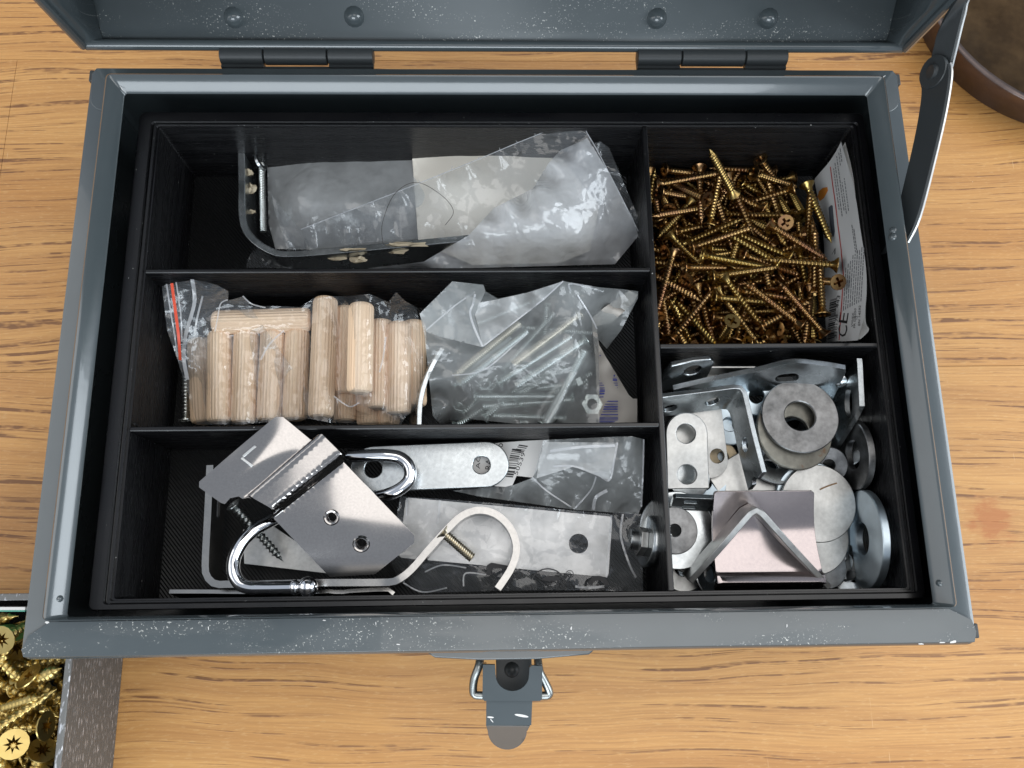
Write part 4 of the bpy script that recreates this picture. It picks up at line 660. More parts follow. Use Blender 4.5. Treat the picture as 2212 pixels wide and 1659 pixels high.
# ---------------------------------------------------------------- plastic film, print
def filmsheet(name, pts, ctrl, m, parent, wr=1.0, k=.02, step=6, seed=0, stretch=(1, 1), over=None, gap=.5, relax=30, sag=.04):
    P = [(p[0], p[1]) for p in pts]; C = list(pts) + list(ctrl)
    n = len(pts); cons = []
    for i in range(n):                                     # points along the border carry interpolated heights
        a, b = pts[i], pts[(i+1) % n]; L = math.hypot(b[0]-a[0], b[1]-a[1]); q = max(1, int(L / 30))
        cons += [(a[0] + (b[0]-a[0])*t/q, a[1] + (b[1]-a[1])*t/q, a[2] + (b[2]-a[2])*t/q) for t in range(q)]
    cons += ctrl
    A = np.array(cons, float); X = A[:, :2]; c2 = 30.0 ** 2
    K = np.sqrt(((X[:, None] - X[None]) ** 2).sum(2) + c2) + np.eye(len(X)) * 2.0
    zm = A[:, 2].mean(); wts = np.linalg.solve(K, A[:, 2] - zm)
    vs, fs = tri2d(P, [], step); n = len(vs); Q = np.array([(p.x, p.y) for p in vs])
    Z = np.sqrt(((Q[:, None] - X[None]) ** 2).sum(2) + c2) @ wts + zm
    Z = np.clip(Z, A[:, 2].min() - 3, A[:, 2].max() + 3)
    for i, p in enumerate(vs):
        q = V((p.x * k * stretch[0], p.y * k * stretch[1], seed * 7.3)); r1 = abs(noise.noise(q)); r2 = abs(noise.noise(q * 2.3 + V((5, 9, 2))))
        Z[i] += wr * .45 * (1.0 - 2.2 * r1 - .5 * r2) + wr * .22 * (1 - abs(noise.noise(q * 3.1 + V((1, 4, 8))))) ** 8
    if over:                                               # drape over the things inside the bag
        nb = [set() for _ in range(n)]; cnt = {}
        for f in fs:
            for a in range(3):
                x, y = f[a], f[(a+1) % 3]; nb[x].add(y); nb[y].add(x); cnt[(min(x, y), max(x, y))] = cnt.get((min(x, y), max(x, y)), 0) + 1
        edge = set(i for e, c in cnt.items() if c == 1 for i in e); lo = np.full(n, -1e9)
        for i in range(n):
            p = U(Q[i][0], Q[i][1], Z[i])
            for (a, b, r) in over:
                d = b - a; t = max(0, min(1, (p - a).xy.dot(d.xy) / max(1e-6, d.xy.dot(d.xy)))); c = a + d * t; dd = (p.xy - c.xy).length
                if dd < r + .3: lo[i] = max(lo[i], c.z + math.sqrt(max(0, (r + .3) ** 2 - dd * dd)) + gap)
        Z = np.maximum(Z, lo)
        for _ in range(relax):
            Y = Z.copy()
            for i in range(n):
                if i in edge or not nb[i]: continue
                Y[i] = max(lo[i], .5 * Z[i] + .5 * sum(Z[j] for j in nb[i]) / len(nb[i]) - sag)
            Z = Y
    out = [U(Q[i][0], Q[i][1], float(Z[i])) for i in range(n)]
    return mk(name, out, fs, m, parent, smooth=180)
def txt(s, size=1.0):
    cu = bpy.data.curves.new('t', 'FONT'); cu.body = s; cu.size = size; cu.resolution_u = 2; o = bpy.data.objects.new('t', cu); link(o)
    bpy.context.view_layer.update(); me = o.evaluated_get(bpy.context.evaluated_depsgraph_get()).to_mesh()
    vs = [V(v.co) for v in me.vertices]; fs = [tuple(p.vertices) for p in me.polygons]; o.to_mesh_clear()
    bpy.data.objects.remove(o); bpy.data.curves.remove(cu); return vs, fs
def lettering(mb, s, p0, p1, height, surf, bold=0):
    """text s whose baseline runs from pixel p0 to p1 (stretched to fit), capital height in px, on surf(u, v) -> point"""
    vs, fs = txt(s); x1 = max(v.x for v in vs); x0 = min(v.x for v in vs); hh = .7
    a, b = V(p0), V(p1); d = b - a; n = V((d.y, -d.x)).normalized()
    mb.add([surf(*(a + d * ((v.x - x0) / (x1 - x0)) + n * (v.y / hh * height))) for v in vs], fs)
def quadp(mb, pts, surf): mb.add([surf(*p) for p in pts], [tuple(range(len(pts)))])
def bars(mb, p0, p1, q0, surf, seed, n=26, fill=.55):
    """barcode: bars start along p0-p1 and run towards the offset q0 - p0"""
    r = random.Random(seed); a, b, o = V(p0), V(p1), V(q0) - V(p0); t = 0
    w = [r.choice((1, 1, 1, 2, 2, 3)) for _ in range(2 * n)]; tot = sum(w)
    for i, x in enumerate(w):
        if i % 2 == 0:
            c = a.lerp(b, t / tot); d = a.lerp(b, (t + x * 1.0) / tot); quadp(mb, [c, d, d + o, c + o], surf)
        t += x
# ================================================================ compartment A (rear left)
pts = [at(Z8, 62, 66, 58), at(Z8, 66, 330, 58), at(Z8, 72, 545, 58), at(Z8, 125, 640, 58), at(Z8, 230, 705, 58), at(Z8, 330, 715, 58), at(Z8, 620, 692, 58), at(Z8, 1235, 632, 58)]
bra = thing('angle_bracket', at(Z8, 150, 650, 41), 'bent zinc strap bracket with dried glue, standing in the rear left compartment', 'bracket')
ribbon('strap', pts, (0, 0, 1), 16.5, 2.6, M['zinc'], bra, n=6, bevel=.3)
random.seed(4)
for (x, y, z, sx, sy) in ((105, 300, 54, 2.0, 3.0), (118, 380, 52, 2.4, 4.2), (120, 500, 50, 1.6, 2.2), (640, 695, 58.2, 7, 1.3), (905, 668, 58.4, 9, 1.8), (665, 745, 53.5, 4.5, 3.0), (560, 735, 54, 5, 2), (870, 700, 55, 6, 2)):
    c = at(Z8, x, y, z); vs = []; fs = []; n1, n2 = 10, 6
    for i in range(n2 + 1):
        for j in range(n1):
            th = math.pi * i / n2; ph = 2 * math.pi * j / n1; q = V((math.sin(th)*math.cos(ph), math.sin(th)*math.sin(ph), math.cos(th)))
            r = .75 + .7 * noise.noise(q * 2.1 + c * .3); vs.append(c + V((q.x*sx*r, q.y*sy*.6*r, q.z*1.3*r)))
    for i in range(n2):
        for j in range(n1): fs.append((i*n1 + j, i*n1 + (j+1) % n1, (i+1)*n1 + (j+1) % n1, (i+1)*n1 + j))
    mk('glue_residue', vs, fs, M['glue'], bra, smooth=50)
STUD = screw_mesh('threaded_stud', 29, 1.05, 1.35, .7, 1.5, 1.0, M['silver_screw'], tip=0, recess=None)
between('threaded_stud', STUD, at(Z8, 168, 235, 50), at(Z8, 178, 612, 50), 'thin threaded stud standing between bracket and clear bag', 'stud')
wsh = MB().revolve([(1.6, -.5), (3.4, -.5), (3.4, .5), (1.6, .5), (1.6, -.5)], axis_frame(at(Z8, 166, 245, 52), (.9, .3, .35)), 24, cap=False)
tag(wsh.build('washer', M['zinc'], None), 'small zinc washer at the rear end of the threaded stud', 'washer')
card = filmsheet('card_insert', [(*Z8(938, 182), 54.5), (*Z8(1180, 160), 54.5), (*Z8(1400, 156), 55), (*Z8(1690, 205), 54), (*Z8(1900, 470), 53), (*Z8(1850, 700), 51), (*Z8(1700, 762), 50), (*Z8(1250, 772), 50), (*Z8(972, 650), 51)],
    [(*Z8(1400, 450), 59.5), (*Z8(1100, 350), 58.5)], M['paper_beige'], None, wr=.25, k=.012, step=14)
tag(card, 'plain beige card inside the clear bag in the rear left compartment', 'card')
bagA = thing('clear_bag', at(Z8, 1000, 500, 42), 'folded clear bag with a beige card in the rear left compartment', 'plastic bag')
filmsheet('lower_film', [(*Z8(198, 240), 47), (*Z8(420, 222), 50), (*Z8(940, 176), 52), (*Z8(1390, 147), 53), (*Z8(1690, 198), 52), (*Z8(2000, 420), 50), (*Z8(2095, 560), 48), (*Z8(2000, 740), 46), (*Z8(1300, 775), 45), (*Z8(860, 700), 46), (*Z8(240, 690), 45), (*Z8(205, 560), 45)],
    [(*Z8(600, 450), 55), (*Z8(1100, 400), 55), (*Z8(1500, 450), 55), (*Z8(350, 420), 53)], M['film_milky'], bagA, wr=.5, k=.013, seed=2)
filmsheet('middle_film', [(*Z8(1778, 36), 75), (*Z8(1845, 110), 73), (*Z8(1990, 420), 66), (*Z8(1640, 640), 61), (*Z8(900, 640), 60), (*Z8(300, 700), 50), (*Z8(212, 405), 57), (*Z8(370, 590), 57), (*Z8(870, 395), 61), (*Z8(1280, 230), 66), (*Z8(1540, 122), 71)],
    [(*Z8(1300, 420), 62.5), (*Z8(900, 500), 60.5)], M['film'], bagA, wr=.5, k=.014, seed=5)
edge = catmull([at(Z8, x, y, z + .4) for x, y, z in ((370, 590, 57), (870, 395, 61), (1280, 230, 66), (1540, 122, 71), (1778, 36, 75), (1845, 110, 73), (1960, 320, 69), (2100, 600, 60))], 8)
MB().tube(edge, .16, 5).build('torn_edge', M['film_gloss'], bagA)
for i in range(4, 34, 3):
    p = edge[i]; MB().tube([p, p + V((random.uniform(-.8, .6), random.uniform(.6, 1.8), .4))], [.14, .04], 4).build('torn_edge', M['film_gloss'], bagA)
filmsheet('glossy_flap', [(*Z8(1838, 122), 74), (*Z8(1700, 185), 71), (*Z8(1640, 250), 71.5), (*Z8(1560, 380), 70), (*Z8(1360, 480), 68), (*Z8(1230, 620), 66), (*Z8(1000, 755), 58), (*Z8(710, 790), 56), (*Z8(1250, 788), 56), (*Z8(1980, 768), 54), (*Z8(2100, 622), 58), (*Z8(2075, 540), 62), (*Z8(1950, 300), 70)],
    [(*Z8(1740, 430), 74), (*Z8(1500, 640), 67.5), (*Z8(1750, 650), 67)], M['film_gloss'], bagA, wr=.6, k=.016, seed=9)
filmsheet('back_fold', [(*Z8(1860, 150), 70), (*Z8(1905, 140), 69), (*Z8(1950, 172), 68), (*Z8(2108, 548), 58), (*Z8(2080, 575), 57), (*Z8(1990, 430), 61)], [], M['film'], bagA, wr=.5, k=.02, seed=12)
filmsheet('corner_fold', [(*Z8(140, 668), 46), (*Z8(230, 700), 46), (*Z8(330, 790), 48), (*Z8(90, 785), 44), (*Z8(100, 740), 44)], [], M['film'], bagA, wr=.4, k=.02, seed=14)
hr = MB().tube(catmull([at(Z8, x, y, z) for x, y, z in ((792, 668, 63), (788, 560, 64), (850, 410, 64), (960, 349, 65), (1085, 410, 65), (1152, 495, 65), (1110, 568, 65))], 10), .09, 5)
tag(hr.build('hair', M['hair'], None), 'thin dark hair curled on the clear bag over the beige card', 'hair')

# ================================================================ compartment B (middle left)
def dowel(p, q, i, lab, r=4.45):
    p, q = V(p), V(q); L = (q - p).length; nfl = 24; mb = MB(); vs = []; fs = []; n = nfl * 2
    rings = [(.62, 0), (.86, .5), (.97, 1.2), (1, 2.0)] + [(1, L * t) for t in (.25, .5, .75)] + [(1, L - 2.0), (.97, L - 1.2), (.86, L - .5), (.62, L)]
    for (k, z) in rings:
        for j in range(n):
            a = 2*math.pi*j/n; rr = r * k * (1 - (.045 if j % 2 else 0)); vs.append((rr*math.cos(a)*MM, rr*math.sin(a)*MM, (z - L/2)*MM))
    for a in range(len(rings) - 1):
        for j in range(n): fs.append((a*n + j, a*n + (j+1) % n, (a+1)*n + (j+1) % n, (a+1)*n + j))
    fs += [tuple(range(n))[::-1], tuple(range((len(rings)-1)*n, len(rings)*n))]
    me = bpy.data.meshes.new('wooden_dowel'); me.from_pydata(vs, [], fs); me.materials.append(M['dowel']); finish(me, 25)
    return place('wooden_dowel', me, (p + q) / 2, (q - p).to_track_quat('Z', 'Y'), lab, 'dowel', 'wooden dowels in the zip bag')
D = [((372, 575), (405, 1240), 45, 46, 'fluted wooden dowel at the far left of the bag, half hidden by its neighbour'),
     ((535, 515), (530, 1235), 52, 52, 'second fluted wooden dowel from the left in the bag, with a film glare'),
     ((745, 508), (722, 1240), 52, 52, 'third fluted wooden dowel from the left in the bag'),
     ((955, 510), (925, 1225), 52, 52, 'fourth fluted wooden dowel from the left, above the L-stamped plate'),
     ((1150, 503), (1128, 1215), 52, 52, 'fifth fluted wooden dowel from the left, beside the longest dowel'),
     ((478, 445), (1258, 420), 54, 54, 'wooden dowel lying crosswise above the row of upright dowels'),
     ((1372, 248), (1332, 1198), 56, 58, 'longest wooden dowel, upright in the middle of the bag'),
     ((1655, 292), (1640, 1002), 66, 65, 'wooden dowel lying on top of the others with a flat chamfered lower end'),
     ((1530, 320), (1510, 1010), 50, 50, 'wooden dowel mostly hidden between the longest and the topmost dowel'),
     ((1535, 820), (1532, 1228), 46, 46, 'yellowish wooden dowel end low down right of the longest dowel'),
     ((1812, 425), (1800, 1128), 56, 56, 'narrow-looking wooden dowel right of the topmost dowel'),
     ((1960, 440), (1950, 1170), 58, 57, 'wooden dowel second from the right end of the bag'),
     ((2070, 430), (2075, 1112), 54, 53, 'wooden dowel at the right end of the bag'),
     ((1715, 900), (1715, 1262), 47, 47, 'wooden dowel end poking out below the topmost dowel'),
     ((1865, 1000), (1865, 1265), 46, 46, 'wooden dowel end low at the divider, right of the other low one')]
DSEG = []
for i, (a, b, za, zb, lab) in enumerate(D):
    dowel(at(Z6, *a, za), at(Z6, *b, zb), i, lab); DSEG.append((at(Z6, *a, za), at(Z6, *b, zb), 4.45))
bagB = thing('zip_bag', at(Z6, 1100, 800, 41), 'clear zip bag with a red zip line full of wooden dowels', 'plastic bag')
OB = [(75, 155, 70), (200, 125, 72), (320, 104, 73), (430, 120, 72), (520, 150, 70), (602, 195, 67), (600, 268, 62), (720, 236, 64), (800, 318, 59), (940, 310, 60), (1170, 320, 61), (1270, 252, 62), (1400, 236, 62), (1560, 234, 66), (1720, 214, 70), (1870, 282, 68), (1928, 200, 72), (2000, 270, 70), (2092, 322, 66), (2112, 440, 62), (2146, 760, 58), (2122, 1112, 55), (2010, 1182, 52), (1965, 1252, 50), (1400, 1235, 55), (1250, 1205, 56), (700, 1250, 55), (355, 1250, 48), (250, 900, 52), (200, 740, 58), (115, 500, 66)]
filmsheet('film', [(*Z6(x, y), z) for x, y, z in OB], [(*Z6(300, 500), 60), (*Z6(300, 300), 66)], M['film_zip'], bagB, wr=.9, k=.02, seed=21, step=7, over=DSEG, relax=14, gap=.35)
filmsheet('film', [(*Z6(x, y), z - 3) for x, y, z in OB[:8] + OB[-7:]], [], M['film'], bagB, wr=.4, k=.014, seed=23)
def line(name, P, w, m, parent, Z, up=.5):
    c = catmull([at(Z, *p) + V((0, 0, up)) for p in P], 8); mb = MB(); vs = []; fs = []
    for i, p in enumerate(c):
        t = (c[min(i+1, len(c)-1)] - c[max(i-1, 0)]).normalized(); s = t.cross(V((0, 0, 1))).normalized() * w / 2; vs += [p - s, p + s]
    for i in range(len(c) - 1): fs.append((2*i, 2*i+1, 2*i+3, 2*i+2))
    return mk(name, vs, fs, m, parent, smooth=60)
line('zip_line', [(160, 138, 71.5), (188, 350, 69.5), (214, 560, 66), (226, 745, 60)], 1.0, M['red_zip'], bagB, Z6, .8)
for P, w in (([(120, 145, 71), (150, 350, 69), (185, 560, 65), (205, 720, 60)], .5), ([(195, 130, 72), (232, 380, 69), (240, 600, 64)], .5), ([(322, 108, 73), (340, 290, 68), (272, 540, 62), (255, 720, 58), (285, 900, 55)], 1.3), ([(405, 240, 69), (360, 420, 63), (340, 560, 60)], .7)):
    line('zip_ridge', P, w, M['film_gloss'], bagB, Z6, .9)
for P, w in (([(1045, 510, 61), (930, 620, 60), (862, 742, 59)], .7), ([(1850, 560, 66), (1830, 720, 65), (1800, 840, 64)], .6), ([(1440, 1030, 62), (1560, 1110, 60), (1640, 1080, 60)], .5), ([(600, 268, 63), (545, 300, 62), (520, 420, 60), (500, 520, 59)], .5), ([(720, 238, 64), (790, 300, 60), (900, 330, 60)], .5)):
    line('crease_highlight', P, w, M['film_gloss'], bagB, Z6, .7)  # thin pale strips stand in for glints along the film creases
LONG = screw_mesh('long_screw', 17, 1.15, 1.6, 1.3, 2.6, 2.0, M['silver_screw'], tip=0)
between('machine_screw', LONG, at(Z6, 263, 1230, 47), at(Z6, 263, 850, 47), 'silver threaded screw lying left of the zip bag of dowels', 'screw')
cv, _ = ribbon('curved_strap', [at(Z7, 302, 675, 62), at(Z7, 225, 800, 62), at(Z7, 155, 965, 62), at(Z7, 117, 1130, 62), at(Z7, 108, 1330, 62)], (.3, 0, 1), 15, 1.7, M['zinc'], None, n=6)
tag(cv, 'curved zinc strap standing on edge between the dowels and the bolt bag', 'strap')
BOLT = {}; BSEG = []
def bolt(p, q, lab, r=1.65, m='bolt', head=3.0):
    BSEG.append((V(p), V(q), r)); L = round((V(p) - V(q)).length, 0); key = (L, m, r)
    if key not in BOLT: BOLT[key] = screw_mesh('machine_bolt', L, r * .86, r, .8, head, 1.6, M[m], tip=0, n=12)
    p, q = V(p), V(q); d = (q - p).normalized(); return between('machine_bolt', BOLT[key], p, p + d * L, lab, 'bolt')
for (h, t, zh, zt, lab) in (((395, 905), (935, 470), 57, 62, 'thin warm-toned bolt, leftmost of the slanting pair in the bolt bag'),
    ((440, 985), (1000, 540), 57, 60, 'bolt right beside the leftmost slanting bolt in the bolt bag'),
    ((1440, 395), (890, 810), 63, 61, 'pale bolt slanting through the middle of the bolt bag, rear-most of three'),
    ((760, 970), (1370, 580), 57, 59, 'slanting bolt in the middle of the bolt bag between two others'),
    ((1492, 608), (900, 1000), 61, 58, 'greenish bolt with its flat head at the upper right, slanting down left'),
    ((1150, 1320), (1478, 705), 60, 63, 'steep greenish bolt on the right of the bag, crossing the level bolts'),
    ((560, 1080), (1225, 1080), 52, 52, 'upper of three level bolts at the bottom of the bolt bag'),
    ((1385, 1105), (640, 1162), 50, 50, 'middle of three level bolts at the bottom, its head to the right'),
    ((1320, 1262), (600, 1235), 49, 49, 'lowest level bolt next to the front divider in the bolt bag'),
    ((1050, 285), (590, 472), 54, 52, 'blurred bolt under the folded flap at the rear of the bolt bag'),
    ((1165, 300), (1150, 560), 50, 46, 'short upright blurred bolt near the rear of the bolt bag')):
    bolt(at(Z7, *h, zh), at(Z7, *t, zt), lab, m='bolt_warm' if 'warm' in lab or 'pale' in lab else 'bolt')
rb = random.Random(17)
for k in range(12):
    x, y = rb.uniform(620, 1350), rb.uniform(520, 1200); a = rb.choice((-.65, -.7, .05, -.6, .5)) + rb.uniform(-.2, .2); l = 330
    o = bolt(at(Z7, x - l*math.cos(a), y - l*math.sin(a), 45 + k % 3 * 2.6), at(Z7, x + l*math.cos(a)*.9, y + l*math.sin(a)*.9, 45 + k % 3 * 2.6), 'zinc bolt lying in the lower layer of the bolt bag', m='bolt'); o['group'] = 'bolts in the lower layer of the bolt bag'
def nut(p, ax, lab, r=3.0, h=2.4):
    Mx = axis_frame(p, ax); hx = [(r*math.cos(R_(60*k)), r*math.sin(R_(60*k))) for k in range(6)]
    o = sheet('hex_nut', hx, [circ(0, 0, r*.5, 14)], flat(Mx), h, M['bolt'], None, step=2, grid=False, bevel=.25); return tag(o, lab, 'nut')
nut(at(Z7, 1530, 1145, 52), (.25, -.1, 1), 'large hex nut at the right of the bolt bag, hole visible', 4.0, 3.0)
nut(at(Z7, 1462, 955, 52), (.8, .3, .6), 'tilted hex nut above the large nut in the bolt bag', 3.2)
nut(at(Z7, 650, 985, 50), (.1, .2, 1), 'square-looking nut at the left of the bolt bag', 2.8)
nut(at(Z7, 975, 1300, 47), (0, 1, .4), 'small bright nut at the bottom of the bolt bag by the divider', 2.6)
nut(at(Z7, 430, 1170, 47), (.3, .5, .8), 'dim hex nut in the lower left corner of the bolt bag', 2.8)
bc = thing('barcode_paper', at(Z7, 1700, 900, 42), 'torn grey paper with a blue barcode right of the bolts', 'paper')
def zpap(u, v): return 52 - (v - 760) * .015
vsu = lambda u, v: U(u, v, zpap(u, v) + .25)
filmsheet('sheet', [(*Z7(x, y), z) for x, y, z in ((1535, 430, 58), (1640, 340, 62), (1850, 198, 66), (1920, 232, 64), (1885, 300, 60), (1700, 468, 56), (1575, 492, 56), (1600, 650, zpap(*Z7(0, 650))), (1650, 740, zpap(*Z7(0, 740))), (1760, 920, zpap(*Z7(0, 920))), (1845, 1065, zpap(*Z7(0, 1065))), (1880, 1095, zpap(*Z7(0, 1095))), (1915, 1095, zpap(*Z7(0, 1095))), (1915, 1300, zpap(*Z7(0, 1300))), (1590, 1300, zpap(*Z7(0, 1300))), (1570, 800, zpap(*Z7(0, 800))))],
    [(*Z7(1700, y), zpap(*Z7(0, y))) for y in (900, 1050, 1200)], M['paper_grey'], bc, wr=.08, k=.02, seed=31, step=10)
mb = MB(); rr = random.Random(8); y = 735
while y < 1300:
    h = rr.choice((5, 6, 9, 14)); x1 = 1650 + (y - 735) * .5 if y < 950 else 1755
    quadp(mb, [Z7(1602, y), Z7(min(x1, 1757) + rr.uniform(-6, 4), y), Z7(min(x1, 1757), y + h), Z7(1602, y + h)], vsu); y += h + rr.choice((5, 7, 12, 16))
mb.build('printing', M['ink_blue'], bc, smooth=None)
bagC = thing('bolt_bag', at(Z7, 1000, 900, 41), 'crumpled clear bag of thin bolts and nuts in the middle compartment', 'plastic bag')
OC = [(110, 392, 68), (380, 122, 72), (640, 150, 72), (656, 205, 70), (760, 266, 62), (1000, 215, 66), (1300, 120, 74), (1600, 172, 70), (1800, 188, 68), (1922, 205, 68), (1920, 262, 66), (1780, 530, 56), (1662, 682, 52), (1592, 602, 56), (1602, 900, 57), (1602, 1302, 54), (900, 1302, 54), (480, 1260, 52), (280, 1312, 48), (220, 1240, 56), (150, 562, 66)]
filmsheet('film', [(*Z7(x, y), z) for x, y, z in OC], [(*Z7(x, y), z) for x, y, z in ((700, 700, 65), (1250, 900, 64), (900, 1100, 57), (1450, 600, 66))], M['film_grey'], bagC, wr=1.6, k=.018, seed=41, step=7, over=BSEG, relax=6)
filmsheet('flap', [(*Z7(x, y), z) for x, y, z in ((110, 392, 69), (380, 122, 75), (640, 150, 75), (656, 205, 76), (565, 405, 74), (634, 668, 70), (280, 582, 68), (165, 540, 67))], [(*Z7(570, 230), 77), (*Z7(530, 385), 75), (*Z7(350, 350), 71)], M['film_grey'], bagC, wr=.5, k=.016, seed=43)
filmsheet('flap', [(*Z7(x, y), z) for x, y, z in ((634, 668, 71), (570, 400, 70), (600, 300, 70), (760, 270, 70), (1000, 218, 71), (1300, 122, 76), (1150, 270, 72))], [], M['film_milky'], bagC, wr=.4, k=.014, seed=45)
for P, w in (([(570, 232, 78), (555, 310, 77), (530, 385, 76), (560, 500, 74), (632, 664, 72)], .7), ([(1300, 124, 76.5), (1150, 262, 74), (900, 460, 72), (640, 660, 71.5)], .5), ([(1362, 210, 70), (1352, 150, 73), (1450, 160, 71), (1635, 212, 68)], .6), ([(165, 530, 68), (400, 330, 74), (570, 215, 77)], .5), ([(380, 905, 64), (640, 860, 66), (900, 650, 68), (1000, 560, 68)], .5), ([(1420, 240, 70), (1520, 400, 66), (1580, 520, 62)], .5)):
    line('crease_highlight', P, w, M['film_gloss'], bagC, Z7, .5)  # hazy white strips laid on as highlights of the folds
# ================================================================ compartment C (front left)
# joggled plate stamped with an L: ruled between its right and left edges
jp = thing('joggled_plate', at(Z2, 1000, 800, 55), 'dark speckled steel plate stamped with an L, leaning over the front divider', 'plate')
PR = [(830, 62, 79.5), (1095, 280, 77.5), (1128, 272, 77.5), (1152, 242, 80.5), (1185, 232, 81.5), (1330, 375, 80), (1345, 400, 78.5), (1352, 450, 76), (1965, 1085, 70)]
QL = [(150, 640, 77.5), (425, 835, 75.5), (500, 800, 75.5), (575, 745, 78.5), (600, 738, 79), (765, 830, 78), (775, 850, 76), (778, 905, 74), (1390, 1540, 66)]
PR3 = [at(Z2, *p) for p in PR]; QL3 = [at(Z2, *p) for p in QL]
SS = [0]
for i in range(1, len(PR3)): SS.append(SS[-1] + (PR3[i] - PR3[i-1]).length)
def joggle(a, b):
    i = 0
    while i < len(SS) - 2 and SS[i+1] < a: i += 1
    t = (a - SS[i]) / (SS[i+1] - SS[i]); P = PR3[i].lerp(PR3[i+1], t); Q = QL3[i].lerp(QL3[i+1], t)
    bow = 1.1 * math.sin(math.pi * t) * math.sin(math.pi * max(0, min(1, b / 32))) if i in (0, 7) else 0
    return P.lerp(Q, b / 32.0) + V((0, 0, bow))
s1, s2, sE = SS[1], SS[7], SS[8]; LF = sE - s2
OUT = [(1.5, 0), (s1 - 2, 0), (SS[4], 0), (s2, 0), (sE - 1.8, 0), (sE, 1.8), (sE, 19.8), (s2 + LF * .76, 32), (SS[5], 32), (SS[3] + .4, 32), (SS[2] + .6, 28.5), (s1 - 1.2, 27.2), (s1 - 2.6, 29.2), (s1 - 2.2, 31.6), (s1 - 3.4, 32), (1.4, 32), (0, 30.6), (0, 1.5)]
def plate_ab(x, y):                                       # picture point on the stamped flat -> plate coordinates
    best = None
    for i in range(0, 60):
        for j in range(0, 60):
            a, b = sE * i / 59, 32 * j / 59; q = proj(joggle(a, b)); d = (q[0]-x)**2 + (q[1]-y)**2
            if best is None or d < best[0]: best = (d, a, b)
    return best[1:]
h1 = plate_ab(*Z2(1262, 915)); h2 = plate_ab(*Z2(1492, 1112))
sheet('plate', OUT, [circ(h1[0], h1[1], 1.75, 18), circ(h2[0], h2[1], 1.95, 18)], joggle, 1.3, M['plate_dark'], jp, step=1.3, bevel=.3, smooth=45)
for h, r in ((h1, 1.75), (h2, 1.95)):
    c = joggle(*h); n = (joggle(h[0]+.1, h[1]) - c).cross(joggle(h[0], h[1]+.1) - c).normalized(); n = n if n.z > 0 else -n
    pr = [(r + .9, .55), (r + .45, 1.0), (r + .02, .85)]
    for k in range(12): pr.append((r - (.25 if k % 2 else .02), .6 - k * .32))
    MB().revolve(pr, axis_frame(c, n), 24, cap=False).build('threaded_collar', M['plate_dark'], jp, smooth=30)
for p, q in (((531, 416), (606, 486)), ((536, 412), (645, 336))):
    a, b = plate_ab(*Z2(*p)), plate_ab(*Z2(*q)); A, B = joggle(*a), joggle(*b); n = (joggle(a[0]+.1, a[1]) - A).cross(joggle(a[0], a[1]+.1) - A).normalized(); n = n if n.z > 0 else -n
    s = (B - A).normalized().cross(n) * .42
    MB().prism([A - s + n*.5, A + s + n*.5, B + s + n*.5, B - s + n*.5], n * .35).build('stamped_letter', M['chip'], jp, bevel=.12)
# chrome double hook with ball end
ch = thing('chrome_hook', at(Z2, 1100, 1000, 48), 'shiny chrome wire hook with a ball tip under the L-stamped plate', 'hook')
hp = catmull([at(Z2, *p) for p in ((1392, 408, 66), (1560, 402, 66), (1700, 400, 66), (1815, 420, 66), (1888, 490, 66), (1895, 585, 66), (1830, 665, 66), (1700, 725, 65), (1500, 760, 62), (1200, 790, 59), (950, 850, 59), (760, 935, 62), (620, 1015, 64), (520, 1120, 66), (462, 1240, 67), (455, 1350, 68), (500, 1440, 68), (580, 1478, 68), (700, 1482, 68), (940, 1478, 68))], 8)
MB().tube(hp, 2.15, 18).build('wire', M['chrome'], ch, smooth=60)
bp = at(Z2, 1060, 1475, 68.5); ax = (at(Z2, 1060, 1475, 68) - at(Z2, 900, 1480, 68)).normalized()
MB().revolve([(1.9, -5.2), (2.5, -4.6), (2.55, -3.6), (2.0, -3.1), (1.9, -2.6)] , axis_frame(bp, ax), 24).build('collar', M['chrome'], ch, smooth=50)
MB().revolve([(.05, -3.25)] + [(3.25 * math.sin(R_(t)), -3.25 * math.cos(R_(t))) for t in range(10, 180, 10)] + [(.05, 3.25)], axis_frame(bp, ax), 28).build('ball', M['chrome'], ch, smooth=80)
MB().revolve([(1.9, -1.5), (1.5, -1.2), (1.5, .6), (1.0, .8)], axis_frame(hp[0], (hp[0] - hp[1]).normalized()), 18).build('stub', M['chrome'], ch)
# flat nickel hook: long slotted leg on the left, S bend on the right, one strip standing on edge
nk = thing('flat_hook', at(Z3, 300, 1100, 44), 'warm nickel flat-strip hook, its long leg at the left wall and curled end at right', 'hook')
fp = [at(Z2, *p) for p in ((262, 480, 60), (243, 900, 60), (225, 1250, 60), (232, 1372, 60), (300, 1448, 60), (420, 1452, 60), (800, 1448, 61), (1150, 1440, 62))]
fp += [at(Z3, *p) for p in ((10, 1185, 62.5), (110, 1172, 63), (215, 1098, 63), (340, 955, 63), (480, 800, 63), (590, 700, 63), (710, 660, 63), (835, 690, 63), (940, 790, 63), (985, 930, 63), (950, 1075, 63), (848, 1232, 63))]
ribbon('strip', fp, (0, 0, 1), 14.5, 2.3, M['nickel'], nk, n=6, bevel=.45, holes=[slot(10, 7.5, 12, 1.7)], step=2.2)
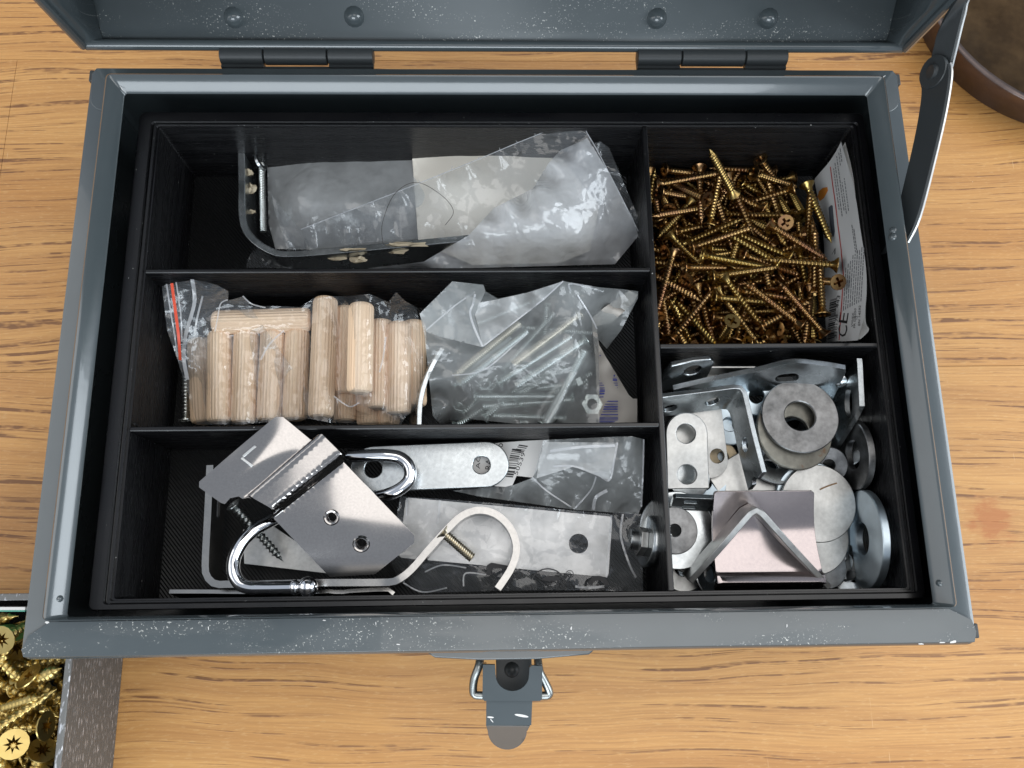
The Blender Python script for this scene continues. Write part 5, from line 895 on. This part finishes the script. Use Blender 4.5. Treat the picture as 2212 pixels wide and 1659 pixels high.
# small zinc plate below, long wavy strip at the front wall, dark wood screw, machine bolt
pq = [at(Z2, x, y, 44) for x, y in ((540, 1010), (790, 985), (1010, 1130), (1240, 1365), (550, 1285))]
c = sum(pq, V()) / 5; zp = sheet('zinc_plate', [(p.x, p.y) for p in pq], [], lambda a, b: V((a, b, 44.0)), 2.0, M['zinc_dull'], None, step=4, bevel=.3)
tag(zp, 'flat zinc plate corner showing below the chrome hook on the tray floor', 'plate')
ws, _ = ribbon('wavy_strip', [at(Z2, *p) for p in ((-70, 1512, 56), (200, 1512, 56), (500, 1515, 56), (900, 1517, 56), (1150, 1515, 56), (1240, 1508, 56), (1320, 1518, 56), (1420, 1506, 56), (1690, 1494, 56), (1730, 1502, 56), (1765, 1530, 56))], (0, .15, 1), 12, 1.3, M['nickel'], None, n=5)
tag(ws, 'thin wavy metal strip standing against the front wall of the tray', 'strip')
WS = screw_mesh('dark_wood_screw', 27, 1.0, 1.65, 1.7, 2.6, 2.0, M['dark_steel'], tip=4)
between('dark_screw', WS, at(Z2, 425, 770, 66), at(Z2, 885, 1295, 50), 'dark grey wood screw slanting under the chrome hook at the left', 'screw')
MBT = screw_mesh('nickel_bolt', 13.5, 1.45, 1.85, .8, 2.9, 1.6, M['bolt_warm'], tip=0, n=14)
between('short_bolt', MBT, at(Z3, 440, 815, 62), at(Z3, 662, 1008, 60), 'short thick brass-toned bolt poking through beside the curled hook', 'bolt')
# rounded zinc strap with two holes
c0, c1 = at(Z2, 1600, 512, 57), at(Z3, 762, 330, 58)
Ms = frame(c0, c1, at(Z2, 1600, 300, 57)); Ls = (c1 - c0).length; hw = 7.9
o2 = [(Ls + hw*math.cos(a), hw*math.sin(a)) for a in [R_(t) for t in range(-90, 91, 10)]] + [(hw*math.cos(a), hw*math.sin(a)) for a in [R_(t) for t in range(90, 271, 10)]]
zs = sheet('perforated_strap', o2, [circ(0, 0, 3.0, 22), circ(Ls - 1.5, -.2, 3.0, 22)], flat(Ms), 1.9, M['zinc'], None, step=4, grid=False, bevel=.35)
tag(zs, 'round-ended zinc strap with two holes along the rear of the front compartment', 'strap')
# white sticker below the strap with printed text
stk = thing('white_sticker', at(Z3, 980, 320, 52), 'white barcode sticker showing beside and through the hole of the zinc strap', 'sticker')
zst = 55.2
stz = lambda u, v: U(u, v, zst + .12)
so = [Z3(*p) for p in ((640, 200), (860, 172), (1050, 158), (1222, 150), (1205, 230), (1180, 295), (1140, 360), (1100, 425), (985, 412), (955, 480), (905, 492), (790, 485), (640, 440))]
sheet('paper', [tuple(U(*p, zst).xy) for p in so], [], lambda a, b: V((a, b, zst)), .15, M['paper'], stk, step=8, grid=False)
mb = MB(); lettering(mb, '50539', Z3(990, 408), Z3(1050, 250), 9, stz); lettering(mb, 'RAN', Z3(798, 368), Z3(810, 248), 13, stz); lettering(mb, 'AC', Z3(718, 362), Z3(722, 270), 9, stz); lettering(mb, '0', Z3(880, 210), Z3(890, 180), 9, stz)
bars(mb, Z3(890, 418), Z3(955, 210), Z3(958, 424), stz, 5, 13); bars(mb, Z3(965, 240), Z3(1005, 182), Z3(1030, 250), stz, 6, 6)
mb.build('printing', M['ink'], stk, smooth=None)
# aluminium bar in a printed bag, knob at its right end
A_, B_, C_, D_ = at(Z3, 200, 572, 51), at(Z3, 1668, 712, 52), at(Z3, 1645, 1148, 51), at(Z3, 135, 1005, 50)
Mb = frame(D_, C_, A_); Lb, Wb = (C_ - D_).length, (A_ - D_).length; hb = Mb.inverted() @ at(Z3, 1430, 905, 51.5)
ab = sheet('aluminium_bar', rrect(0, 0, Lb, Wb, 1.2, 4), [circ(hb.x, hb.y, 3.3, 24)], flat(Mb), 5.0, M['alu'], None, step=5, grid=False, bevel=.4)
tag(ab, 'flat pale aluminium bar with a hole, lying under the curled hook', 'bar')
kn = thing('metal_knob', at(Z3, 1930, 900, 46), 'round metal knob standing on edge at the right end of the aluminium bar', 'knob')
kc = at(Z3, 1955, 890, 57); Mk = axis_frame(kc, (1, -.12, -.2))
MB().revolve([(.1, 1.2), (6.5, 1.2), (8.4, .9), (9.0, .2), (9.0, -1.4), (8.4, -2.2), (3.6, -2.4), (3.6, -8)], Mk, 36).build('head', M['zinc'], kn, smooth=40, bevel=.15)
sheet('hex_shoulder', [(5.2*math.cos(R_(60*k)), 5.2*math.sin(R_(60*k))) for k in range(6)], [], lambda a, b: Mk @ V((a, b, -3.6)), 2.4, M['zinc_dull'], kn, grid=False, step=9, bevel=.2)
# clear bags on the right half
bgD = thing('upper_bag', at(Z3, 1500, 400, 42), 'wrinkled empty clear bag in the rear right corner of the front compartment', 'plastic bag')
OD = [(1180, 152, 62), (1480, 138, 66), (1820, 124, 68), (1906, 147, 66), (1898, 400, 62), (1888, 640, 57), (1868, 692, 55), (1420, 660, 54), (1000, 602, 52), (700, 560, 52), (520, 520, 52), (830, 492, 53), (960, 480, 55), (1105, 425, 58)]
filmsheet('film', [(*Z3(x, y), z) for x, y, z in OD], [(*Z3(1500, 300), 66), (*Z3(1750, 450), 62), (*Z3(1300, 500), 57), (*Z3(1600, 560), 58)], M['film_grey'], bgD, wr=1.3, k=.016, seed=51, step=7)
filmsheet('folded_end', [(*Z3(x, y), z) for x, y, z in ((1185, 165, 66), (1710, 172, 71), (1690, 300, 71), (1655, 445, 68), (1400, 345, 65), (1130, 430, 62), (1150, 290, 64))], [], M['film_milky'], bgD, wr=.8, k=.016, seed=53, stretch=(.4, 1.6))
for P, w in (([(1715, 172, 71), (1692, 300, 71), (1655, 445, 68.5), (1560, 400, 66), (1400, 345, 65.5), (1250, 345, 64)], .6), ([(1225, 235, 68), (1450, 205, 70), (1700, 195, 71)], .9), ([(1400, 655, 57), (1520, 520, 62), (1560, 420, 66)], .5), ([(1100, 425, 60), (1200, 520, 58), (1380, 640, 56)], .5), ([(1640, 520, 62), (1560, 570, 60), (1540, 660, 57)], 1.1), ([(1905, 150, 66.5), (1900, 380, 63), (1888, 640, 58)], .5)):
    line('crease_highlight', P, w, M['film_gloss'], bgD, Z3, .5)  # whitish strips imitate light caught on this bag's creases
bgE = thing('printed_bag', at(Z3, 1200, 1150, 42), 'clear bag with black printed arcs around the aluminium bar', 'plastic bag')
OE = [(140, 562, 55), (430, 580, 57), (1000, 625, 57), (1668, 690, 58), (1720, 672, 60), (1890, 690, 60), (1898, 900, 58), (1902, 1252, 54), (1450, 1242, 54), (900, 1245, 53), (310, 1262, 50), (110, 1140, 50), (60, 1000, 54)]
filmsheet('film', [(*Z3(x, y), z) for x, y, z in OE], [(*Z3(x, y), z) for x, y, z in ((400, 800, 55.2), (900, 800, 55.4), (1400, 850, 55.6), (1600, 950, 55.6), (700, 1150, 53), (1200, 1180, 54), (1780, 900, 60))], M['film'], bgE, wr=.45, k=.016, seed=55, step=7)
pr = lambda u, v: U(u, v, 57.6)
mb = MB()
def arcband(mb, cx, cy, r, w, a0, a1, sq=1.0, n=14):
    A = [R_(a0 + (a1 - a0) * i / n) for i in range(n + 1)]
    for i in range(n):
        q = [(cx + rr * math.cos(t), cy + rr * sq * math.sin(t)) for t, rr in ((A[i], r), (A[i+1], r), (A[i+1], r - w), (A[i], r - w))]
        quadp(mb, [Z3(*p) for p in q], pr)
arcband(mb, 1212, 1195, 125, 10, 195, 355, .9); arcband(mb, 1240, 1185, 80, 62, 200, 330, .6)
arcband(mb, 1578, 1215, 78, 34, 190, 350, 1.0); arcband(mb, 1370, 1125, 29, 5, 0, 360, 1.0, 18)
lettering(mb, 'R', Z3(1357, 1142), Z3(1384, 1142), 9, pr)
quadp(mb, [Z3(*p) for p in ((768, 1062), (800, 1042), (925, 1065), (905, 1090), (805, 1080), (798, 1130), (770, 1135))], pr)
mb.build('printing', M['ink'], bgE, smooth=None)
for P, w in (([(1672, 700, 60), (1655, 900, 58), (1635, 1150, 57)], .6), ([(1755, 690, 62), (1740, 850, 61), (1800, 1050, 60), (1850, 1150, 58)], .7), ([(190, 575, 57), (185, 700, 57)], .5), ([(430, 590, 57.5), (412, 760, 57)], .7), ([(320, 1110, 53), (450, 1060, 54), (620, 1080, 54)], .5), ([(600, 1215, 54), (615, 1120, 54), (760, 1130, 54)], .5), ([(150, 1180, 52), (300, 1255, 51), (480, 1225, 53)], .5), ([(1410, 1215, 56), (1500, 1225, 56), (1620, 1215, 56)], .8)):
    line('crease_highlight', P, w, M['film_gloss'], bgE, Z3, .4)  # crease highlights drawn as narrow pale strips above the film
# ================================================================ compartment D: printed paper label leaning on the right wall
lab = thing('printed_label', at(L2, 800, 900, 45), 'white printed paper label with a red line and CE mark, leaning on the right wall', 'label')
Lc = [at(L1, 215, 565, 47), at(L1, 290, 980, 49), at(L1, 350, 1450, 51), at(L2, 390, 520, 52), at(L2, 396, 1040, 52), at(L2, 425, 1548, 51)]
Rc = [UX(*L1(598, 28), 121.0), UX(*L1(770, 640), 122.0), UX(*L1(870, 1250), 122.5), UX(*L2(1035, 520), 122.6), UX(*L2(1010, 1080), 121.0), UX(*L2(900, 1540), 117)]
def ev(P, t):
    t = max(0, min(.9999, t)) * (len(P) - 1); i = int(t); t -= i; a, b, c, d = P[max(i-1, 0)], P[i], P[i+1], P[min(i+2, len(P)-1)]
    return .5 * ((2*b) + (c - a)*t + (2*a - 5*b + 4*c - d)*t*t + (3*b - a - 3*c + d)*t**3)
def lsurf(a, b, up=0.0):
    l, r = ev(Lc, b), ev(Rc, b); p = l.lerp(r, a); n = V((-.75, 0, .66)); p = p + n * (-1.3 * math.sin(math.pi * max(0, min(1, a))) + .5 * noise.noise(V((a * 2, b * 7, 3)))) ; return p + n * up
def lpx(u, v, up=.16):
    a, b = .5, .5
    for _ in range(12):
        q = proj(lsurf(a, b)); e = 1e-3; qa = proj(lsurf(a + e, b)); qb = proj(lsurf(a, b + e))
        j = ((qa[0]-q[0])/e, (qb[0]-q[0])/e, (qa[1]-q[1])/e, (qb[1]-q[1])/e); det = j[0]*j[3] - j[1]*j[2]
        dx, dy = u - q[0], v - q[1]; a += (dx*j[3] - dy*j[1]) / det; b += (dy*j[0] - dx*j[2]) / det
        a = max(-.1, min(1.1, a)); b = max(0, min(1, b))
    return lsurf(a, b, up)
def grid_sheet(name, fn, na, nb, m, parent):
    vs = [fn(i / na, j / nb) for j in range(nb + 1) for i in range(na + 1)]; n = na + 1
    return mk(name, vs, [(j*n + i, j*n + i + 1, (j+1)*n + i + 1, (j+1)*n + i) for j in range(nb) for i in range(na)], m, parent, smooth=180)
grid_sheet('front_panel', lsurf, 10, 40, M['paper'], lab)
Rc2 = [UX(*L1(665, 12), 123.8), UX(*L1(780, 500), 123.6), UX(*L1(850, 1150), 123.6), UX(*L2(1030, 520), 123.6), UX(*L2(1030, 1200), 123.6), UX(*L2(1085, 1360), 123.8), UX(*L2(960, 1500), 120)]
grid_sheet('back_panel', lambda a, b: ev(Lc, b).lerp(ev(Rc2, b), a) + V((.3, 0, -1.2)) + V((-.75, 0, .66)) * (-1.6 * math.sin(math.pi * a)), 8, 40, M['paper'], lab)
ink = MB(); red = MB(); grey = MB(); orange = MB(); slate = MB()
rl = [L1(437, 395), L1(468, 640), L1(510, 930), L1(548, 1250), L1(595, 1610), L2(640, 200), L2(672, 520), L2(655, 800), L2(630, 1150), L2(605, 1540)]
for p, q in zip(rl, rl[1:]): quadp(red, [p, (p[0] + 2.0, p[1]), (q[0] + 2.0, q[1]), q], lpx)
red.build('red_printing', M['ink_red'], lab, smooth=None)
lettering(ink, 'C', L2(728, 1490), L2(740, 1310), 19, lpx); lettering(ink, 'E', L2(735, 1280), L2(760, 1120), 19, lpx)
lettering(ink, 'VYNEX', L2(828, 1335), L2(842, 1115), 4, lpx); lettering(ink, 'FR DB350', L2(862, 1350), L2(878, 1045), 4, lpx); lettering(ink, '12', L2(895, 1215), L2(902, 1160), 4, lpx); lettering(ink, 'EN 14592', L2(938, 1312), L2(950, 1000), 4.6, lpx)
lettering(ink, '310178', L2(575, 1500), L2(596, 1140), 5.5, lpx); lettering(ink, '443', L2(600, 1040), L2(632, 850), 7, lpx); lettering(ink, '7', L2(535, 225), L2(592, 120), 6, lpx)
bars(ink, L2(430, 1530), L2(470, 900), L2(535, 1500), lpx, 9, 24)
ink.build('black_printing', M['ink'], lab, smooth=None)
rr = random.Random(2)                                     # lines of print too small to read
for k in range(9):
    x0 = 672 + k * 33; y = 1080 - k * 18
    while y > 150 + max(0, (5 - k)) * 60:
        l = rr.uniform(28, 80); w = 12; quadp(grey, [L2(x0 + (1080 - y) * .06, y), L2(x0 + (1080 - y) * .06 + w, y), L2(x0 + (1080 - y + l) * .06 + w, y - l), L2(x0 + (1080 - y + l) * .06, y - l)], lpx); y -= l + rr.uniform(10, 18)
for k, (x0, y0, y1) in enumerate(((485, 420, 1000), (505, 340, 1090), (530, 240, 1000), (560, 190, 380), (580, 130, 330), (610, 620, 1060), (640, 560, 1050), (750, 1240, 1650), (780, 1300, 1650))):
    y = y0
    while y < y1:
        l = rr.uniform(18, 50); s = .135; quadp(grey, [L1(x0 + (y - y0) * s, y), L1(x0 + 11 + (y - y0) * s, y), L1(x0 + 11 + (y + l - y0) * s, y + l), L1(x0 + (y + l - y0) * s, y + l)], lpx); y += l + rr.uniform(8, 18)
grey.build('fine_printing', M['ink_grey'], lab, smooth=None)
quadp(orange, [L1(*p) for p in ((255, 830), (280, 750), (330, 705), (400, 690), (410, 740), (350, 850), (290, 895))], lpx); orange.build('orange_printing', M['ink_orange'], lab, smooth=None)
quadp(slate, [L1(*p) for p in ((418, 990), (455, 950), (478, 960), (495, 1180), (510, 1330), (495, 1415), (470, 1390), (440, 1240))], lpx); slate.build('slate_printing', M['ink_slate'], lab, smooth=None)

# ================================================================ compartment E (front right): brackets and washers
def washer(c, ax, ro, ri, t, m, label, name='washer', bev=.3):
    Mx = axis_frame(c, ax); b = min(bev, t * .4)
    o = MB().revolve([(ri, -t/2 + b), (ri + b, -t/2), (ro - b, -t/2), (ro, -t/2 + b), (ro, t/2 - b), (ro - b, t/2), (ri + b, t/2), (ri, t/2 - b), (ri, -t/2 + b)], Mx, 48, cap=False).build(name, M[m], None, smooth=40)
    return tag(o, label, 'washer', None)
def disc(c, ax, r, t, m, label): 
    Mx = axis_frame(c, ax); o = MB().revolve([(.05, -t/2), (r - .3, -t/2), (r, -t/2 + .3), (r, t/2 - .3), (r - .3, t/2), (.05, t/2)], Mx, 48).build('disc', M[m], None, smooth=40); return tag(o, label, 'disc')
E4 = lambda x, y, z: at(Z4, x, y, z)
washer(E4(920, 470, 62.8), (-.06, .10, 1), 13.2, 5.3, 1.9, 'steel_grey', 'large thick dark grey washer lying on top in the front right compartment')
washer(E4(885, 565, 60), (.10, .08, 1), 13.6, 5.4, 1.9, 'steel_rust', 'rust-flecked grey washer just beneath the large thick one')
washer(E4(900, 560, 52), (-.1, .15, 1), 12.5, 4.4, 1.6, 'zinc_blue', 'shiny bluish washer seen through the hole of the large grey washer')
washer(E4(655, 345, 56), (-.1, -.1, 1), 6.8, 2.6, 1.2, 'zinc_blue', 'small bluish washer peeking out behind the corner brace')
washer(UX(*Z4(1268, 705), 123.0), (-1, -.03, .02), 12.2, 5.2, 2.4, 'steel_grey', 'dark grey washer standing on edge against the right tray wall')
washer(E4(1100, 770, 53), (-.15, -.35, 1), 6.6, 2.0, 1.1, 'steel_grey', 'small grey washer lying below the standing dark washer')
washer(UX(*Z4(1330, 1225), 123.2), (-1, .03, -.03), 16.6, 5.4, 2.6, 'zinc_blue', 'large thick bluish washer standing on edge in the front right corner')
washer(E4(1205, 1370, 47), (-.75, .1, .6), 6.5, 3.0, 1.8, 'zinc', 'thin zinc washer squeezed beside the thick bluish one')
washer(E4(445, 720, 50), (.1, .1, 1), 5.6, 1.9, 1.6, 'rusty', 'beige rusty washer half hidden between the zinc plates')
washer(E4(490, 520, 50), (-.1, .1, 1), 7.6, 2.6, 1.2, 'zinc_blue', 'bluish washer left of the corner brace leg')
washer(E4(545, 530, 48), (.1, .15, 1), 7.4, 2.4, 1.2, 'zinc_blue', 'lower bluish washer beside the corner brace leg')
washer(E4(165, 1170, 57), (.1, -.05, 1), 13.2, 2.4, 1.5, 'zinc', 'wide zinc washer at the left divider in front')
washer(E4(150, 1172, 59), (.1, -.05, 1), 8.0, 2.0, 1.2, 'steel_grey', 'darker small washer lying on the wide zinc washer at the divider')
washer(E4(200, 1400, 48), (0, .1, 1), 8.5, 3, 1.5, 'zinc_dull', 'dull washer in the front left corner of the washer compartment')
washer(E4(310, 1385, 46), (.1, .1, 1), 9.0, 3, 1.3, 'zinc_blue', 'bluish washer flat under the V-shaped strap end')
washer(E4(360, 1440, 50), (.6, .1, .8), 7.5, 3, 1.3, 'zinc', 'bright washer tilted next to the pinkish plate corner')
disc(E4(1035, 1005, 57), (.05, -.06, 1), 13.4, 1.0, 'zinc_dull', 'pale round disc with a brown scratch, right of the pinkish plate')
disc(E4(1000, 985, 55.5), (.02, -.08, 1), 13.2, 1.0, 'zinc_blue', 'bluish round disc under the pale scratched disc')
disc(E4(1005, 1215, 56), (.08, -.04, 1), 12.6, 1.2, 'zinc_dull', 'matt grey disc lying partly under the pinkish plate')
disc(E4(1080, 1395, 51), (.10, .05, 1), 7.6, 1.2, 'steel_grey', 'small dark disc at the right leg of the V-shaped strap')
disc(E4(800, 830, 48), (.05, .1, 1), 12, 1.2, 'zinc_blue', 'light blue-tinted disc low between tab and pale disc')
disc(E4(205, 590, 58), (.05, .05, 1), 6.5, 1.0, 'zinc_dull', 'pale disc showing through the upper hole of the two-hole plate')
disc(E4(240, 850, 54), (.1, -.2, 1), 7.5, 1.0, 'zinc', 'bright disc showing through the lower hole of the two-hole plate')
washer(E4(330, 880, 50), (-.2, .1, 1), 8.0, 2.6, 1.2, 'zinc_blue', 'bluish washer under the lower end of the two-hole plate')
washer(E4(1180, 640, 49), (-.5, .2, .8), 9.0, 3.2, 1.4, 'zinc', 'zinc washer leaning behind the dark washer at the right wall')
washer(E4(1260, 1440, 47), (-.3, .2, .9), 8.0, 3.0, 1.4, 'zinc', 'zinc washer low in the front right corner of the tray')
washer(E4(760, 740, 54), (.1, .3, 1), 9.5, 3.4, 1.2, 'zinc', 'bright zinc washer edge showing between the large washers and the wide tab')
washer(E4(1130, 1130, 50), (.25, -.1, 1), 11.0, 4.0, 1.3, 'zinc_blue', 'bluish washer under the pale discs beside the standing blue washer')
washer(E4(1160, 1310, 47), (.2, .1, 1), 9.5, 3.4, 1.3, 'zinc_dull', 'dull washer on the tray floor left of the standing blue washer')
washer(E4(1080, 600, 46), (.1, .25, 1), 10.5, 4.0, 1.4, 'zinc_dull', 'dull washer on the tray floor below the bracket flange')
sc = line('scratch', [(1045, 920, 57.7), (1090, 900, 57.7), (1150, 880, 57.6)], .5, mat('brown_scratch', (.22, .13, .06), .6)[0], None, Z4, .25)
tag(sc, 'thin brown rust scratch across the pale round disc', 'scratch')
for i, (x, y, z, r) in enumerate(((300, 300, 44, 9), (500, 900, 43, 11), (700, 620, 43, 11), (950, 720, 45, 11), (1150, 620, 43, 9), (300, 700, 44, 9), (620, 1250, 44, 13), (900, 1350, 44, 12), (1150, 1200, 45, 12), (250, 1250, 46, 11))):
    washer(E4(x, y, z), (random.uniform(-.15, .15), random.uniform(-.15, .15), 1), r, r * .38, 1.6, ('zinc_dull', 'zinc', 'zinc_blue')[i % 3], 'zinc washer lying low at the bottom of the washer compartment')['group'] = 'washers at the bottom of the compartment'
# flat round-ended plates
def tab(name, p0, p1, hw, holes, t, m, label, cat='plate', round0=True, round1=True, ph=None):
    Mx = frame(p0, p1, ph if ph else p0 + V((0, 10, 0)) if abs((p1 - p0).normalized().y) < .8 else p0 + V((-10, 0, 0))); L = (p1 - p0).length
    e1 = [(L + hw*math.cos(R_(a)), hw*math.sin(R_(a))) for a in range(-90, 91, 10)] if round1 else [(L, -hw), (L, hw)]
    e0 = [(hw*math.cos(R_(a)), hw*math.sin(R_(a))) for a in range(90, 271, 10)] if round0 else [(0, hw), (0, -hw)]
    o = sheet(name, e1 + e0, [circ(x, y, r, 22) for x, y, r in holes], flat(Mx), t, M[m], None, step=4, grid=False, bevel=.3)
    return tag(o, label, cat)
p0, p1 = E4(222, 575, 63), E4(232, 915, 60); d = (p1 - p0).length
tab('mending_plate', p0, p1, 7.2, [(0, .3, 3.3), ((E4(215, 825, 61) - p0).length, .3, 3.3)], 1.8, 'zinc_dull', 'pale round-ended zinc plate with two holes at the left divider', round1=False)
tab('mending_plate', E4(330, 440, 57), E4(368, 740, 54), 6.2, [(16, -2.6, 2.6)], 1.6, 'zinc_dull', 'second pale zinc plate half hidden under the two-hole plate')
tab('rounded_tab', E4(718, 790, 53), E4(430, 960, 51), 9.6, [(0, -.8, 3.4)], 1.8, 'zinc_dull', 'wide pale zinc tab with one hole under the corner brace leg', round1=False)
ta = sheet('upright_tab', [(2, 0), (9.5, -1.2), (15.5, -.6), (17.4, 1.6), (16.2, 14), (0, 17), (-.4, 7)], [circ(10.2, 5.0, 3.0, 20)], flat(frame(E4(92, 150, 72), E4(300, 120, 72), E4(110, 280, 58))), 2.0, M['zinc'], None, step=3, grid=False, bevel=.4)
tag(ta, 'upright rounded zinc tab with one hole in the rear left corner of the washer compartment', 'bracket')
be = MB().prism([E4(340, 158, 64), E4(650, 158, 64), E4(650, 172, 64), E4(340, 172, 64)], (0, 0, -9)).build('thin_strip', M['zinc_dull'], None, bevel=.2)
tag(be, 'thin pale strip seen edge-on behind the big corner bracket', 'strip')
lt2 = sheet('slotted_tab', rrect(0, 0, 15.2, 6.8, 1.2), [slot(6.2, 4.6, 3.4, .8), slot(6.2, 1.7, 3.4, .8)], flat(frame(E4(122, 1030, 58), E4(372, 1040, 58), E4(122, 925, 66))), 1.8, M['zinc'], None, step=3, grid=False, bevel=.3)
tag(lt2, 'small dark tab with two slots between the pale plate and wide washer', 'bracket')
# big corner bracket: rear face plus right flange
bb = thing('corner_bracket', E4(700, 300, 45), 'large zinc corner bracket with slots along the rear of the washer compartment', 'bracket')
tp = [E4(138, 292, 63), E4(400, 232, 67), E4(660, 178, 71), E4(870, 128, 74), E4(1060, 142, 74), E4(1215, 168, 74)]
lwz = [E4(150, 330, 56), E4(400, 320, 54), E4(660, 330, 53), E4(870, 330, 54), E4(1040, 345, 55), E4(1120, 370, 55)]
def rear(a, b): t = max(0, min(1, a / 60)); return ev(tp, t).lerp(ev(lwz, t), b / 20)
def px_ab(fn, x, y, A, B):
    best = None
    for i in range(50):
        for j in range(50):
            q = proj(fn(A*i/49, B*j/49)); dd = (q[0]-x)**2 + (q[1]-y)**2
            if best is None or dd < best[0]: best = (dd, A*i/49, B*j/49)
    return best[1:]
hs = px_ab(rear, *Z4(835, 216), 60, 20)
sheet('rear_face', [(.4, 0), (58.5, 0), (59.6, 1.2), (59.6, 20), (0, 20), (0, .6)], [slot(hs[0], hs[1], 4.4, 2.3)], rear, 1.8, M['zinc'], bb, step=2.4, bevel=.35, smooth=50)
q0, q1, q2, q3, q4, q5 = E4(1222, 170, 74), E4(1283, 112, 75), E4(1303, 140, 75), E4(1322, 405, 73), E4(1290, 482, 68), E4(1130, 700, 50)
Mf = frame(E4(1125, 350, 54), E4(1130, 690, 50), E4(1300, 200, 75)); iv = Mf.inverted()
fo = [(iv @ p) for p in (E4(1120, 345, 54), q5, q4, q3, q2, q1)]
hh = iv @ E4(1247, 385, 66)
sheet('right_flange', [(p.x, p.y) for p in fo], [[(hh.x + 5.4*math.cos(R_(a)), hh.y + 2.6*math.sin(R_(a))) for a in range(0, 360, 18)]], flat(Mf), 1.8, M['zinc'], bb, step=3, grid=False, bevel=.4)
MB().revolve([(.05, 1.1), (1.4, .9), (2.6, 0)], axis_frame(E4(1165, 250, 66), (-.5, -.6, .7)), 14, cap=False).build('pressed_rib', M['zinc'], bb, smooth=60)
# corner brace: an L of strip standing on edge
cbp = [E4(70, 340, 72), E4(300, 312, 72), E4(500, 286, 72), E4(545, 284, 72), E4(572, 300, 72), E4(588, 335, 72), E4(640, 560, 72), E4(705, 812, 72)]
cb, Lc2 = ribbon('corner_brace', cbp, (.10, .35, 1), 13.5, 1.7, M['zinc'], None, n=5, bevel=.3, holes=[circ(5, 8.2, 2.4, 18), circ(19.5, 7.2, 2.4, 18), circ(44, 7.2, 2.4, 18), circ(58, 7.2, 2.4, 18)], step=2.2)
tag(cb, 'right-angled zinc corner brace with four holes, standing on edge', 'bracket')
# pinkish plate with rolled front edge, V-shaped strap on it
pp = [E4(392, 930, 66), E4(1008, 925, 65), E4(1068, 1535, 60), E4(402, 1540, 60)]
def pk(a, b):
    u = pp[0].lerp(pp[1], a / 34); w = pp[3].lerp(pp[2], a / 34); t = b / 36; p = u.lerp(w, t)
    return p + V((0, 0, -3.0 * max(0, math.sin(math.pi * min(1, t / .8))) + (3.4 * math.exp(-((t - .90) / .045) ** 2)) - (4.0 * max(0, t - .95) / .05)))
pl = sheet('rolled_plate', rrect(0, 0, 34, 36, 1.2), [], pk, 1.3, M['plate_pink'], None, step=1.6, bevel=.25, smooth=60)
tag(pl, 'square pinkish zinc plate with a rolled front edge, lying below the V-shaped strap', 'plate')
vp = [E4(248, 1490, 62), E4(450, 1265, 68), E4(600, 1090, 72), E4(635, 1056, 73), E4(656, 1048, 73), E4(680, 1058, 73), E4(715, 1095, 72), E4(880, 1280, 68), E4(1108, 1525, 62)]
vv, _ = ribbon('v_strap', vp, (0, -.25, 1), 9.0, 2.0, M['zinc_dull'], None, n=4, bevel=.35)
tag(vv, 'V-shaped bent zinc strap standing on edge over the pinkish plate', 'strap')
